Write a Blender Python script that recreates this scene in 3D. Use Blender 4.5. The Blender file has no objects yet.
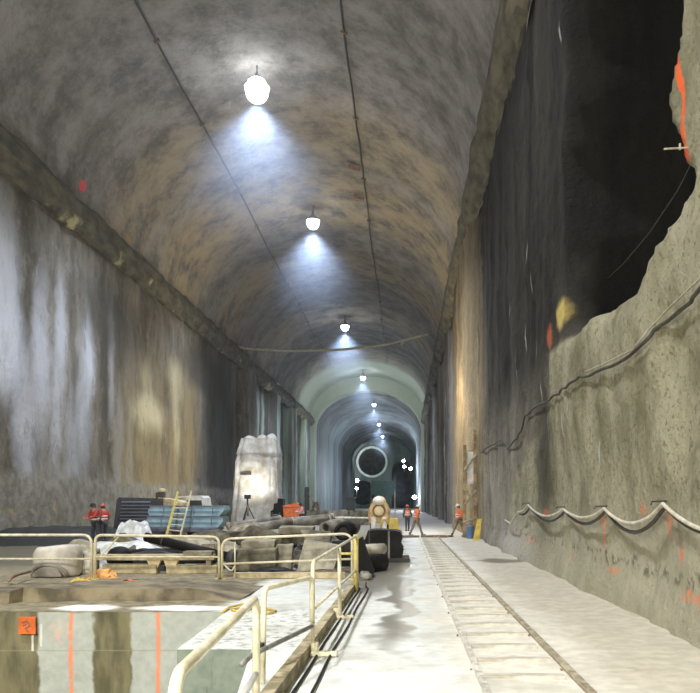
import bpy, bmesh, math, random
from mathutils import Vector, Matrix, noise as mn
random.seed(7)
PI = math.pi
SC = bpy.context.scene
COL = SC.collection
F = 760.0            # focal length in pixels of the 700 px wide frame
CX, CY = 405.0, 503.0
EYE = 1.7

def at(px, py, Y):
    return Vector(((px-CX)*Y/F, Y, EYE-(py-CY)*Y/F))

# ------------------------------------------------------------------ materials
class NT:
    def __init__(s, name):
        s.m = bpy.data.materials.new(name); s.m.use_nodes = True
        s.t = s.m.node_tree; s.n = s.t.nodes; s.l = s.t.links
        s.b = s.n['Principled BSDF']; s.out = s.n['Material Output']
        s.tc = s.n.new('ShaderNodeTexCoord'); s.co = s.tc.outputs['Object']
    def link(s, a, b): s.l.new(a, b)
    def put(s, sock, v):
        if isinstance(v, bpy.types.NodeSocket): s.l.new(v, sock)
        elif isinstance(v, (tuple, list, Vector)) and sock.type == 'RGBA': sock.default_value = (*v[:3], 1)
        else: sock.default_value = v
    def math(s, op, a, b=0.0, clamp=False):
        n = s.n.new('ShaderNodeMath'); n.operation = op; n.use_clamp = clamp
        s.put(n.inputs[0], a); s.put(n.inputs[1], b); return n.outputs[0]
    def vmath(s, op, a, b):
        n = s.n.new('ShaderNodeVectorMath'); n.operation = op
        s.put(n.inputs[0], a); s.put(n.inputs[1], b); return n.outputs[0]
    def scale(s, vec, v): return s.vmath('MULTIPLY', vec, Vector(v))
    def noise(s, scale, vec=None, detail=4, rough=.6, dist=0.0):
        n = s.n.new('ShaderNodeTexNoise'); n.inputs['Scale'].default_value = scale
        n.inputs['Detail'].default_value = detail; n.inputs['Roughness'].default_value = rough
        n.inputs['Distortion'].default_value = dist
        s.l.new(vec if vec is not None else s.co, n.inputs['Vector']); return n.outputs[0]
    def noisev(s, scale, vec=None):
        n = s.n.new('ShaderNodeTexNoise'); n.inputs['Scale'].default_value = scale; n.inputs['Detail'].default_value = 4
        s.l.new(vec if vec is not None else s.co, n.inputs['Vector']); return n.outputs['Color']
    def rng(s, v, a, b, c=0.0, d=1.0):
        n = s.n.new('ShaderNodeMapRange'); n.interpolation_type = 'SMOOTHSTEP'
        s.put(n.inputs[0], v)
        for i, x in enumerate((a, b, c, d)): n.inputs[i+1].default_value = x
        return n.outputs[0]
    def mix(s, fac, a, b):
        n = s.n.new('ShaderNodeMix'); n.data_type = 'RGBA'
        s.put(n.inputs[0], fac); s.put(n.inputs[6], a); s.put(n.inputs[7], b); return n.outputs[2]
    def sep(s, vec):
        n = s.n.new('ShaderNodeSeparateXYZ'); s.l.new(vec, n.inputs[0]); return n.outputs
    def distort(s, amp, scale):
        d = s.vmath('SUBTRACT', s.noisev(scale), Vector((.5, .5, .5)))
        return s.vmath('ADD', s.co, s.scale(d, (amp, amp, amp)))
    def blob(s, vec, c, r, soft=.5):
        """1 inside an ellipsoid, 0 outside; r of 1e3 ignores an axis"""
        d = s.scale(s.vmath('SUBTRACT', vec, Vector(c)), (1/r[0], 1/r[1], 1/r[2]))
        n = s.n.new('ShaderNodeVectorMath'); n.operation = 'LENGTH'; s.l.new(d, n.inputs[0])
        return s.rng(n.outputs['Value'], 1-soft, 1+soft*.4, 1, 0)
    def mul(s, a, b): return s.math('MULTIPLY', a, b, True)
    def bump(s, h, strength=.5, dist=.05):
        n = s.n.new('ShaderNodeBump'); n.inputs['Strength'].default_value = strength; n.inputs['Distance'].default_value = dist
        s.l.new(h, n.inputs['Height']); s.l.new(n.outputs[0], s.b.inputs['Normal'])
    def done(s, col, rough=.8, metal=0.0):
        s.put(s.b.inputs['Base Color'], col); s.put(s.b.inputs['Roughness'], rough); s.put(s.b.inputs['Metallic'], metal)
        return s.m

def M(name, c, rough=.7, var=.35, scale=3.0, metal=0.0, bump=.2, c2=None):
    t = NT(name)
    n = t.noise(scale, detail=6)
    f = t.rng(n, .35, .68)
    dark = c2 if c2 else tuple(x*(1-var) for x in c)
    lite = tuple(min(1, x*(1+var*.35)) for x in c)
    col = t.mix(f, dark, lite)
    if bump: t.bump(t.noise(scale*6, detail=6), bump, .02)
    return t.done(col, rough, metal)

def emit(name, c, st):
    t = NT(name); t.put(t.b.inputs['Base Color'], (.8, .8, .8))
    t.put(t.b.inputs['Emission Color'], c); t.b.inputs['Emission Strength'].default_value = st
    return t.m

MT = {}
MT['rail_paint'] = M('cream_rail_paint', (.76, .72, .55), .45, .3, 4, bump=.12, c2=(.56, .51, .33))
MT['rail_yellow'] = M('yellow_rail_paint', (.72, .6, .1), .5, .4, 7, c2=(.5, .42, .2))
MT['rail_grey'] = M('grey_galvanised', (.3, .3, .28), .5, .4, 7, metal=.3)
MT['steel'] = M('worn_steel', (.42, .38, .29), .5, .4, 4, metal=.2)
MT['rust'] = M('rusted_steel', (.26, .17, .11), .8, .5, 6)
MT['tie'] = M('whitened_tie', (.60, .58, .50), .75, .3, 3, c2=(.40, .37, .30))
MT['timber'] = M('shoring_timber', (.42, .29, .15), .8, .5, 3)
MT['timber_pale'] = M('pale_timber', (.46, .42, .3), .8, .45, 5)
MT['black'] = M('black_rubber', (.0075, .0075, .007), .6, .4, 5); MT['black'].node_tree.nodes['Principled BSDF'].inputs['Specular IOR Level'].default_value = .2
MT['dark'] = M('dark_steel', (.05, .05, .048), .6, .4, 5)
MT['charcoal'] = M('charcoal_paint', (.045, .047, .055), .5, .3, 5)
MT['blue'] = M('faded_blue_paint', (.27, .43, .52), .6, .25, 2, c2=(.18, .31, .40))
MT['bluegrey'] = M('slate_blue_paint', (.16, .18, .25), .6, .3, 3)
MT['white'] = M('dirty_white', (.76, .75, .7), .6, .25, 3)
MT['sheet'] = M('white_plastic_sheet', (.72, .76, .76), .35, .3, 4)
MT['tub'] = M('pale_grey_tub', (.6, .57, .5), .6, .25, 3)
MT['mudplate'] = M('olive_muddy_plate', (.17, .15, .075), .7, .5, 3)
MT['beige'] = M('beige_muddy_steel', (.55, .48, .30), .7, .4, 4, c2=(.33, .28, .16))
MT['block'] = M('grey_green_concrete', (.22, .205, .145), .85, .5, 2.2, bump=.6, c2=(.06, .055, .038))
MT['palblock'] = M('pale_concrete', (.42, .39, .3), .85, .25, 2.5, bump=.5, c2=(.19, .17, .12))
MT['pipe'] = M('grey_pipe', (.34, .32, .28), .6, .35, 2, c2=(.13, .12, .10))
MT['muck'] = M('black_muck', (.016, .0155, .014), .6, .5, 3, bump=.8)
MT['rubble'] = M('brown_rubble', (.16, .14, .095), .85, .5, 2.2, bump=1.0, c2=(.03, .026, .018))
MT['orange'] = M('orange_paint', (.75, .16, .03), .5, .3, 4)
MT['hivis'] = M('orange_hi_vis_cloth', (.85, .19, .05), .7, .2, 8)
MT['red'] = M('red_hi_vis_cloth', (.45, .05, .03), .7, .2, 8)
MT['pink'] = M('pink_hi_vis_cloth', (.82, .38, .36), .7, .2, 8)
MT['stripe'] = M('silver_reflective_tape', (.8, .8, .76), .4, .1, 8)
MT['denim'] = M('dark_work_cloth', (.05, .05, .06), .85, .3, 8)
MT['khaki'] = M('muddy_khaki_cloth', (.28, .22, .15), .85, .35, 8)
MT['skin'] = M('skin', (.5, .3, .21), .6, .15, 8)
MT['hair'] = M('dark_hair', (.025, .02, .018), .7, .2, 20)
MT['boot'] = M('muddy_boots', (.1, .08, .06), .7, .3, 8)
MT['hat_white'] = M('white_helmet_shell', (.75, .72, .62), .35, .1, 5, bump=0)
MT['hat_red'] = M('red_helmet_shell', (.5, .1, .08), .35, .1, 5, bump=0)
MT['tan'] = M('tan_machine_paint', (.62, .44, .2), .55, .4, 3)
MT['yellow'] = M('yellow_machine_paint', (.75, .55, .1), .5, .35, 3)
MT['cream'] = M('cream_machine_paint', (.75, .62, .36), .55, .3, 3)
MT['glass'] = M('dark_window_glass', (.03, .035, .04), .45, .1, 3, bump=0)
MT['bin'] = M('blue_plastic_bin', (.12, .22, .42), .5, .2, 3)
MT['hose'] = M('white_plastic_hose', (.6, .57, .47), .6, .3, 6)
MT['cable'] = M('dark_cable', (.07, .065, .055), .7, .3, 6)
MT['cablepale'] = M('pale_cable', (.42, .39, .3), .7, .3, 6)
MT['lamp_shell'] = M('grey_lamp_housing', (.35, .35, .36), .4, .15, 5, metal=.5)
MT['tarp'] = M('white_tarpaulin', (.74, .72, .66), .75, .3, .9, c2=(.50, .46, .37), bump=.35)
MT['green'] = M('green_scaffold_net', (.09, .18, .13), .8, .3, 2)

# ------------------------------------------------------------------ mesh helpers
def fillet(path, r, n=5):
    p = [Vector(q) for q in path]; out = [p[0]]
    for i in range(1, len(p)-1):
        a, b = (p[i-1]-p[i]), (p[i+1]-p[i])
        d = min(r, a.length*.49, b.length*.49)
        s, e = p[i]+a.normalized()*d, p[i]+b.normalized()*d
        for k in range(n+1):
            t = k/n; out.append(s*(1-t)**2+p[i]*2*t*(1-t)+e*t*t)
    return out+[p[-1]]

class MB:
    def __init__(s): s.bm = bmesh.new()
    def box(s, c, d, rot=None, taper=1.0, bev=0.0):
        c = Vector(c); vs = []
        for z in (-1, 1):
            k = taper if z > 0 else 1
            for x, y in ((-1, -1), (1, -1), (1, 1), (-1, 1)):
                v = Vector((x*d[0]/2*k, y*d[1]/2*k, z*d[2]/2))
                if rot: v = rot @ v
                vs.append(s.bm.verts.new(c+v))
        fs = [s.bm.faces.new([vs[i] for i in f]) for f in ((3, 2, 1, 0), (4, 5, 6, 7), (0, 1, 5, 4), (1, 2, 6, 5), (2, 3, 7, 6), (3, 0, 4, 7))]
        if bev:
            es = list({e for f in fs for e in f.edges})
            bmesh.ops.bevel(s.bm, geom=es, offset=bev, segments=2, affect='EDGES', profile=.6)
        return s
    def tube(s, path, r, seg=8, caps=True, r2=None):
        p = [Vector(q) for q in path]; n = len(p); rings = []
        t0 = (p[1]-p[0]).normalized()
        u = t0.orthogonal().normalized()
        for i in range(n):
            t = (p[min(i+1, n-1)]-p[max(i-1, 0)])
            if t.length < 1e-9: t = t0
            t = t.normalized()
            u = (u-t*u.dot(t))
            if u.length < 1e-6: u = t.orthogonal()
            u = u.normalized(); w = t.cross(u)
            rr = r if r2 is None else r+(r2-r)*i/(n-1)
            rings.append([s.bm.verts.new(p[i]+(u*math.cos(2*PI*k/seg)+w*math.sin(2*PI*k/seg))*rr) for k in range(seg)])
        for i in range(n-1):
            for k in range(seg):
                s.bm.faces.new((rings[i][k], rings[i][(k+1) % seg], rings[i+1][(k+1) % seg], rings[i+1][k]))
        if caps:
            s.bm.faces.new(rings[0][::-1]); s.bm.faces.new(rings[-1])
        return s
    def lathe(s, prof, c=(0, 0, 0), seg=20, axis=None, caps=True):
        c = Vector(c); R = axis if axis else Matrix.Identity(3); rings = []
        for r, z in prof:
            rings.append([s.bm.verts.new(c+R @ Vector((r*math.cos(2*PI*k/seg), r*math.sin(2*PI*k/seg), z))) for k in range(seg)])
        for i in range(len(prof)-1):
            for k in range(seg):
                s.bm.faces.new((rings[i][k], rings[i][(k+1) % seg], rings[i+1][(k+1) % seg], rings[i+1][k]))
        if caps:
            s.bm.faces.new(rings[0][::-1]); s.bm.faces.new(rings[-1])
        return s
    def prism(s, pts, d):
        """polygon pts (3D, planar) pushed along vector d"""
        d = Vector(d); a = [s.bm.verts.new(Vector(p)) for p in pts]; b = [s.bm.verts.new(Vector(p)+d) for p in pts]
        n = len(a); s.bm.faces.new(a); s.bm.faces.new(b[::-1])
        for i in range(n): s.bm.faces.new((a[(i+1) % n], a[i], b[i], b[(i+1) % n]))
        return s
    def ball(s, c, r, sub=2):
        res = bmesh.ops.create_icosphere(s.bm, subdivisions=sub, radius=1)
        r = (r, r, r) if not isinstance(r, (tuple, list)) else r
        for v in res['verts']: v.co = Vector(c)+Vector((v.co.x*r[0], v.co.y*r[1], v.co.z*r[2]))
        return s
    def grid(s, us, vs, fn, close=False):
        g = [[s.bm.verts.new(fn(u, v)) for v in vs] for u in us]
        for i in range(len(us)-1):
            for j in range(len(vs)-1):
                s.bm.faces.new((g[i][j], g[i+1][j], g[i+1][j+1], g[i][j+1]))
        return s
    def cut(s, n=1):
        bmesh.ops.subdivide_edges(s.bm, edges=list(s.bm.edges), cuts=n, use_grid_fill=True); return s
    def rough(s, amp, freq, off=(0, 0, 0)):
        for v in s.bm.verts:
            q = v.co*freq+Vector(off)
            v.co += Vector((mn.noise(q), mn.noise(q+Vector((31, 7, 3))), mn.noise(q+Vector((5, 41, 17)))))*amp
        return s
    def build(s, name, mat, parent=None, smooth=False, flip=True):
        if flip: bmesh.ops.recalc_face_normals(s.bm, faces=list(s.bm.faces))
        me = bpy.data.meshes.new(name); s.bm.to_mesh(me); s.bm.free()
        if smooth:
            for p in me.polygons: p.use_smooth = True
        me.materials.append(mat)
        o = bpy.data.objects.new(name, me); COL.objects.link(o)
        if parent is not None: o.parent = parent
        return o

def tag(o, label, cat, group=None, kind=None):
    o['label'] = label; o['category'] = cat
    if group: o['group'] = group
    if kind: o['kind'] = kind
    return o
def thing(name, label, cat, loc=(0, 0, 0), rz=0, group=None):
    o = bpy.data.objects.new(name, None); o.empty_display_size = .2
    COL.objects.link(o); o.location = loc; o.rotation_euler = (0, 0, rz)
    return tag(o, label, cat, group)
def struct(o): o['kind'] = 'structure'; return o
def copy_tree(o, parent=None):
    c = o.copy(); COL.objects.link(c)
    if parent is not None: c.parent = parent
    for ch in list(o.children): copy_tree(ch, c)
    return c
def lin(a, b, n): return [a+(b-a)*i/(n-1) for i in range(n)]
def sstep(a, b, x):
    t = max(0, min(1, (x-a)/(b-a))); return t*t*(3-2*t)
def fr(v, H=1.0, lac=2.0, o=4): return mn.fractal(Vector(v), H, lac, o)
def interp(tab, x):
    if x <= tab[0][0]: return tab[0][1]
    for (a, b), (c, d) in zip(tab, tab[1:]):
        if x <= c: return b+(d-b)*(x-a)/(c-a)
    return tab[-1][1]
RX = lambda a: Matrix.Rotation(a, 3, 'X')
RY = lambda a: Matrix.Rotation(a, 3, 'Y')
RZ = lambda a: Matrix.Rotation(a, 3, 'Z')

# ================================================================== SETTING
XL, XR = -17.3, 3.6
H0 = 15.0

# ---- floor material
t = NT('floor_concrete')
X, Yc, Z = t.sep(t.co)
D = t.distort(1.6, .7); D2 = t.distort(.35, 3.0)
n1 = t.noise(.8, detail=8); n2 = t.noise(5, detail=8)
white = t.mix(t.rng(n2, .3, .7), (.62, .65, .62), (.78, .81, .78))
trk = t.mix(t.rng(n2, .3, .7), (.62, .60, .52), (.77, .75, .66))
beige = t.mix(t.rng(n2, .3, .7), (.44, .405, .32), (.58, .54, .45))
mud = t.mix(t.rng(n2, .3, .7), (.13, .11, .065), (.34, .30, .19))
dxs = t.sep(D)
right = t.rng(dxs[0], 1.5, 2.3)
col = t.mix(t.rng(dxs[0], .2, .8), white, trk)
col = t.mix(right, col, beige)
col = t.mix(t.mul(t.rng(n1, .48, .68), .45), col, (.36, .35, .29))
d2s = t.sep(D2)
left = t.mul(t.rng(d2s[0], -2.85, -3.15), t.rng(d2s[1], 11.3, 11.6))
far = t.rng(dxs[1], 15, 24)
lf = t.math('MAXIMUM', left, t.mul(far, t.rng(dxs[0], .4, -.6)), True)
col = t.mix(lf, col, mud)
farall = t.rng(dxs[1], 38, 60)
col = t.mix(farall, col, (.34, .31, .27))
# wet patches left of the track and one stretching toward the camera
pud = t.blob(D, (-.75, 21, 0), (1.0, 7.5, 1e3), .25)
pud2 = t.blob(D, (-.1, 13.5, 0), (.28, 5.0, 1e3), .4)
pud3 = t.blob(D, (2.75, 22.5, 0), (.9, 1.2, 1e3), .3)
pud4 = t.blob(D, (-12, 26, 0), (6, 7, 1e3), .3)
wet = t.math('MAXIMUM', t.math('MAXIMUM', pud, pud2), t.math('MAXIMUM', pud3, pud4), True)
col = t.mix(t.mul(wet, .85), col, (.135, .12, .085))
for (c, r) in (((-5.15, 12.3, 0), (.55, .36, 1e3)), ((-3.6, 12.3, 0), (.85, .34, 1e3))):
    col = t.mix(t.blob(D2, c, r, .3), col, (.85, .85, .82))
# scratches and splashes on the slab by the rail
sp = t.mul(t.rng(t.noise(7, detail=8), .51, .6), t.blob(D, (-1.8, 10.2, 0), (1.0, 2.2, 1e3), .5))
col = t.mix(t.mul(sp, .75), col, (.22, .22, .18))
sp2 = t.rng(t.noise(2.4, detail=10), .62, .7)
col = t.mix(t.mul(sp2, .45), col, (.30, .28, .22))
rough = t.math('SUBTRACT', .75, t.math('MULTIPLY', wet, .45))
t.bump(n2, .12, .02)
MT['floor'] = t.done(col, rough)

# ---- pit wall material
t = NT('pit_wall_concrete')
D = t.distort(.16, 5); n = t.noise(6, detail=8)
base = t.mix(t.rng(t.noise(3, t.scale(t.co, (1.5, 1.5, .35)), 8), .35, .65), (.10, .095, .05), (.22, .2, .11))
pale = t.mix(t.rng(n, .3, .7), (.40, .44, .40), (.50, .54, .5))
Xs = t.sep(D)
def xband(x0, x1, e=.03): return t.mul(t.rng(Xs[0], x0-e, x0+e), t.rng(Xs[0], x1+e, x1-e))
col = t.mix(xband(-5.72, -4.86), base, pale)
col = t.mix(xband(-4.26, 2), col, pale)
seam = t.blob(t.co, (0, 0, -.6), (1e3, 1e3, .012), .6)
col = t.mix(t.mul(seam, .5), col, (.3, .29, .2))
D3 = t.distort(.03, 9); Xs = t.sep(D3)
ln = t.math('MAXIMUM', xband(-5.24, -5.175, .02), xband(-3.88, -3.815, .02), True)
col = t.mix(t.mul(ln, t.rng(t.noise(9), .25, .5)), col, (.82, .30, .16))
col = t.mix(t.mul(t.blob(D3, (-5.42, 0, -.3), (.16, 1e3, .2), .5), t.rng(t.noise(14), .45, .6)), col, (.75, .42, .33))
drip = t.math('MAXIMUM', t.mul(xband(-5.83, -5.795, .008), t.rng(t.sep(t.co)[2], -.62, -.6)), t.mul(xband(-5.70, -5.66, .008), t.rng(t.sep(t.co)[2], -.55, -.53)), True)
col = t.mix(t.mul(drip, t.rng(t.sep(t.co)[2], -.18, -.2)), col, (.7, .7, .66))
t.bump(n, .3, .02)
MT['pit'] = t.done(col, .6)

t = NT('slab_edge_concrete')
n = t.noise(5, detail=8)
col = t.mix(t.rng(n, .3, .7), (.17, .22, .18), (.27, .31, .26))
col = t.mix(t.rng(t.noise(4, t.scale(t.co, (3, 1, .3))), .62, .68), col, (.12, .11, .07))
MT['slabedge'] = t.done(col, .65)

# ---- floor mesh
def fz(x, y):
    z = .012*fr((x*.7, y*.7, 0))
    if x < -2.6 and y > 12: z += .05*sstep(12, 14, y)*fr((x*.5+9, y*.5, 3))
    return z
def edge_x(y):      # right-hand rim of the pit for each distance
    return interp([(-20, -1.2), (0, -1.36), (6.8, -1.5), (8.78, -1.77), (8.8, -2.64), (11.8, -2.8)], y)
b = MB()
b.grid(lin(XL-.6, 10.0, 70), lin(11.85, 40, 70), lambda x, y: Vector((x, y+(.05*mn.noise(Vector((x*3, 1, 2))) if y < 11.9 else 0), fz(x, y))))
b.grid(lin(XL-.6, 10.0, 24), lin(40, 262, 60), lambda x, y: Vector((x, y, fz(x, y))))
ys = lin(-25, 6.8, 20)+lin(7, 8.78, 8)+lin(8.8, 11.85, 16)
b.grid(lin(0, 1, 34), ys, lambda u, y: Vector((edge_x(y)*(1-u)+10.0*u, y, fz(edge_x(y)*(1-u)+10*u, y))))
struct(b.build('floor', MT['floor'], smooth=True))
b = MB().grid(lin(XL-.6, -2.5, 90), lin(-3.2, 0, 20), lambda x, z: Vector((x, 11.85+.05*mn.noise(Vector((x*3, 1, 2))) if z > -.01 else 11.85+.03*fr((x*2, 5, z*2)), min(z, fz(x, 11.85)) if z > -.01 else z)))
struct(b.build('wall_back', MT['pit'], smooth=True))
b = MB()
path = [(-2.8, 11.9), (-2.64, 8.8), (-1.77, 8.78), (-1.5, 6.8), (-1.36, 0), (-1.2, -20)]
for (x0, y0), (x1, y1) in zip(path, path[1:]):
    b.grid(lin(0, 1, 14), lin(-3.2, 0, 8), lambda u, z: Vector((x0+(x1-x0)*u, y0+(y1-y0)*u, z if z < -.01 else fz(x0+(x1-x0)*u, y0+(y1-y0)*u))))
struct(b.build('wall_side', MT['slabedge']))
b = MB().grid(lin(XL-.6, -1, 20), lin(-25, 12, 20), lambda x, y: Vector((x, y, -3.2+.05*fr((x, y, 1)))))
struct(b.build('ground', MT['mudplate']))

# ---- left wall
t = NT('left_wall_shotcrete')
Xs = t.sep(t.co)
D = t.distort(1.6, .45); D4 = t.distort(.8, 1.2)
st = t.noise(.34, t.scale(t.distort(1.4, .8), (1, 1, .16)), 8, .6); st2 = t.noise(.9, t.scale(D, (1, 1, .16)), 6)
n = t.noise(2, detail=8); big = t.noise(.16, detail=6)
col = t.mix(t.rng(st, .32, .68), (.085, .072, .05), (.27, .245, .20))
col = t.mix(t.mul(t.rng(n, .45, .7), .5), col, (.2, .18, .15))
mt = t.noise(1.1, t.scale(D4, (1, 1, .4)), 10, .72)
col = t.mix(t.mul(t.rng(mt, .50, .62), .5), col, (.07, .06, .042))
col = t.mix(t.mul(t.rng(mt, .46, .36), .35), col, (.40, .38, .34))
# pale bluish streaks near the camera, one by one
for y, z, ry, rz, f in ((32.6, 11.2, 1.6, 4.2, .8), (33, 8.4, 2.0, 2.6, .85), (30, 9, 1.6, 7, .8), (36.2, 8.6, 1.0, 4.6, .65), (38.2, 10.2, .8, 3.6, .6), (41.6, 10.0, .95, 2.9, .85), (37.6, 6.2, .7, 3.4, .55),
                        (41.0, 7.2, 1.1, 4.0, .6), (34.6, 5.4, 1.2, 3.8, .5), (46, 4.5, .9, 4, .4), (47.8, 4.5, .6, 3.2, .45), (39.5, 4.6, 1.2, 3.4, .4), (44.6, 9.2, .6, 3.6, .4)):
    col = t.mix(t.mul(t.mul(t.blob(D4, (0, y, z), (1e3, ry, rz), .75), t.rng(st2, .2, .55, .55, 1)), f), col, (.60, .615, .66))
# ochre patches with paler cream ones inside
for y, z, ry, rz, f in ((52.5, 5.5, 9, 7.0, .75), (61, 7.5, 3.5, 6.0, .7), (49, 3, 5, 4, .5)):
    col = t.mix(t.mul(t.mul(t.blob(D, (0, y, z), (1e3, ry, rz), .7), t.rng(st, .25, .6)), f), col, (.27, .205, .09))
for y, z, ry, rz, f in ((51.4, 7.7, 3.4, 1.5, .75), (57, 10.8, 1.9, 2.3, .5), (57.8, 7.0, 1.3, 2.6, .5), (51, 9.8, 1.2, 1.8, .4)):
    col = t.mix(t.mul(t.blob(D, (0, y, z), (1e3, ry, rz), .8), f), col, (.66, .59, .37))
col = t.mix(t.mul(t.rng(t.noise(1.4, t.scale(D4, (1, 1, .22)), 8, .7), .53, .63), .38), col, (.10, .085, .06))
# black bays and dark patches
for y, z, ry, rz, f in ((71.5, 7, 7.5, 13, .95), (31.5, 5.3, 1.4, 1.7, .7), (44.5, 12.5, 5, 2.6, .6), (43.7, 9.5, .8, 5.5, .6), (66, 13, 9, 2.2, .7), (39.7, 11.0, .5, 5.5, .5)):
    col = t.mix(t.mul(t.blob(D, (0, y, z), (1e3, ry, rz), .6), f), col, (.05, .045, .035))
# concrete kicker at the foot
kick = t.rng(t.sep(t.distort(.7, .35))[2], 3.3, 2.7)
col = t.mix(t.mul(kick, .88), col, t.mix(t.rng(n, .3, .7), (.17, .155, .12), (.31, .29, .24)))
for y in (33.2, 35, 37.2):
    col = t.mix(t.mul(t.blob(D4, (0, y, 1.35), (1e3, .35, .12), .6), .35), col, (.55, .42, .10))
# green-white water streaks on the far bays
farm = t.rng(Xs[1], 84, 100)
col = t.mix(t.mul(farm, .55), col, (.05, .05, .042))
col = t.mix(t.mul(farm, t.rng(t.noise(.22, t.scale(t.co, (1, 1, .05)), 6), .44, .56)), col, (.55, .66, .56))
t.bump(t.noise(3, detail=10), .45, .12)
t.b.inputs['Specular IOR Level'].default_value = .2
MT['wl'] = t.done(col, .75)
def lx(y, z):
    d = .16*fr((0, y*.35, z*.2))+.05*fr((3, y*1.5, z*.8))
    if y > 78:
        k = ((y-80) % 16)
        d += -.4+.9*(sstep(0, 1.0, k)-sstep(6.5, 7.5, k))
    d += .10*sstep(3.6, 2.6, z+.3*mn.noise(Vector((0, y*.3, 4))))*sstep(80, 74, y)
    return XL+d
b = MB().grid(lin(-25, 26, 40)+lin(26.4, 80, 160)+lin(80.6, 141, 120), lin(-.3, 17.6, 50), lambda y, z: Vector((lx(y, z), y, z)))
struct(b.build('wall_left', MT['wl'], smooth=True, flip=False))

# ---- right wall
t = NT('right_wall_rock')
Xs = t.sep(t.co)
D = t.distort(1.3, .6); D4 = t.distort(.6, 1.6); Ds = t.distort(.18, 4)
Dx = t.sep(D)
st = t.noise(.8, t.scale(D4, (1, 1, .08)), 6); n = t.noise(3, detail=8); fine = t.noise(14, detail=8)
# green-grey sprayed concrete of the lower bench
low = t.mix(t.rng(t.noise(1.2, t.scale(D4, (1, 1, .5)), 8), .32, .68), (.20, .19, .115), (.40, .38, .27))
low = t.mix(t.mul(t.rng(t.noise(9, detail=6, rough=.8), .53, .62), .75), low, (.13, .12, .065))
lowedge = t.rng(t.sep(D4)[2], 1.9, 1.1)
low = t.mix(t.mul(lowedge, .55), low, (.50, .48, .37))
# dark rock higher up and beyond
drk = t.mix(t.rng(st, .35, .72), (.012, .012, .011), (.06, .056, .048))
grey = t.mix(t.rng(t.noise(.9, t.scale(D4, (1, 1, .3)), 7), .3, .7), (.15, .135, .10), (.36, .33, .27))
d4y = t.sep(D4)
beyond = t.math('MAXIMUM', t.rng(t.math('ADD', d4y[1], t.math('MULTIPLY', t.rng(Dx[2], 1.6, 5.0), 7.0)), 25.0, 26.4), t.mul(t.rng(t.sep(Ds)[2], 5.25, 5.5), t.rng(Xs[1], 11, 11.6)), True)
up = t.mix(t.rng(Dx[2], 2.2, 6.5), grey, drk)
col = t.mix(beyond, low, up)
# shade of the recess behind the bench, painted in as near-black rock
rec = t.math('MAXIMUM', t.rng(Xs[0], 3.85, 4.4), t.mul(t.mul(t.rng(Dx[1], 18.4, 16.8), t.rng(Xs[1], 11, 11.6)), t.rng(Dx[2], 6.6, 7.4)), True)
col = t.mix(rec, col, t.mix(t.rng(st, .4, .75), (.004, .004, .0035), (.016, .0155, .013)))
# dark wedge just beyond the bench, mid height
col = t.mix(t.mul(t.blob(D4, (0, 19.6, 3.0), (1e3, 1.7, 2.6), .8), .85), col, (.03, .028, .022))
# tan column: warm light painted into the rock colour; greyer ribs behind it
tanm = t.blob(D4, (0, 43.5, 5), (1e3, 9.5, 14), .5)
col = t.mix(tanm, col, t.mix(t.rng(st, .3, .68), (.19, .14, .075), (.44, .35, .21)))
farm = t.rng(Xs[1], 55, 60)
col = t.mix(farm, col, t.mix(t.rng(t.noise(.35, t.scale(t.co, (1, 1, .06)), 5), .38, .6), (.045, .04, .032), (.30, .27, .235)))
# ochre and red marks on the dark rock above the bench
col = t.mix(t.blob(Ds, (0, 17.55, 6.05), (1e3, .42, .40), .5), col, (.62, .49, .16))
col = t.mix(t.mul(t.blob(D4, (0, 15.2, 5.6), (1e3, .5, .3), .6), .7), col, (.30, .24, .09))
col = t.mix(t.mul(t.blob(Ds, (0, 18.55, 5.75), (1e3, .22, .32), .5), .7), col, (.6, .15, .06))
# white drips
for y, z, r in ((20.6, 5.9, .3), (20.2, 4.6, .28), (19.0, 3.6, .3), (22.2, 9.0, .35), (22.8, 6.6, .4), (24.5, 6.0, .4), (16.8, 3.4, .3), (14.0, 2.6, .3), (17.6, 12.6, .25), (26, 8, .5), (21.5, 7.9, .3)):
    col = t.mix(t.mul(t.blob(Ds, (0, y, z), (1e3, .07, r), .6), .8), col, (.5, .5, .46))
# orange survey spray on the bench
for px, py, ry, rz in ((603, 520, .22, .22), (603, 540, .13, .2), (612, 570, .35, .07), (663, 523, .18, .22), (677, 553, .14, .16), (685, 596, .3, .09), (568, 558, .16, .1), (575, 523, .25, .1),
                       (545, 512, .6, .1), (530, 540, .9, .08), (640, 510, .2, .1), (697, 600, .2, .1)):
    Y = F*3.55/(px-CX); z = EYE-(py-CY)*Y/F
    col = t.mix(t.mul(t.mul(t.blob(Ds, (0, Y, z), (1e3, ry, rz), .6), t.rng(fine, .35, .6)), .8), col, (.85, .26, .12))
# the painted line along the near lip of the recess
band = t.math('ABSOLUTE', t.math('SUBTRACT', t.sep(Ds)[1], t.math('ADD', 9.66, t.math('MULTIPLY', t.math('SUBTRACT', t.sep(t.co)[2], 6.2), .28))))
col = t.mix(t.mul(t.rng(band, .075, .045), t.mul(t.rng(Xs[2], 5.9, 6.1), t.rng(Xs[2], 7.75, 7.55))), col, (.85, .15, .04))
# pale snow-like grout at the foot
col = t.mix(t.mul(t.blob(D4, (0, 25, .2), (1e3, 4.5, .8), .7), .5), col, (.55, .53, .52))
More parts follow.
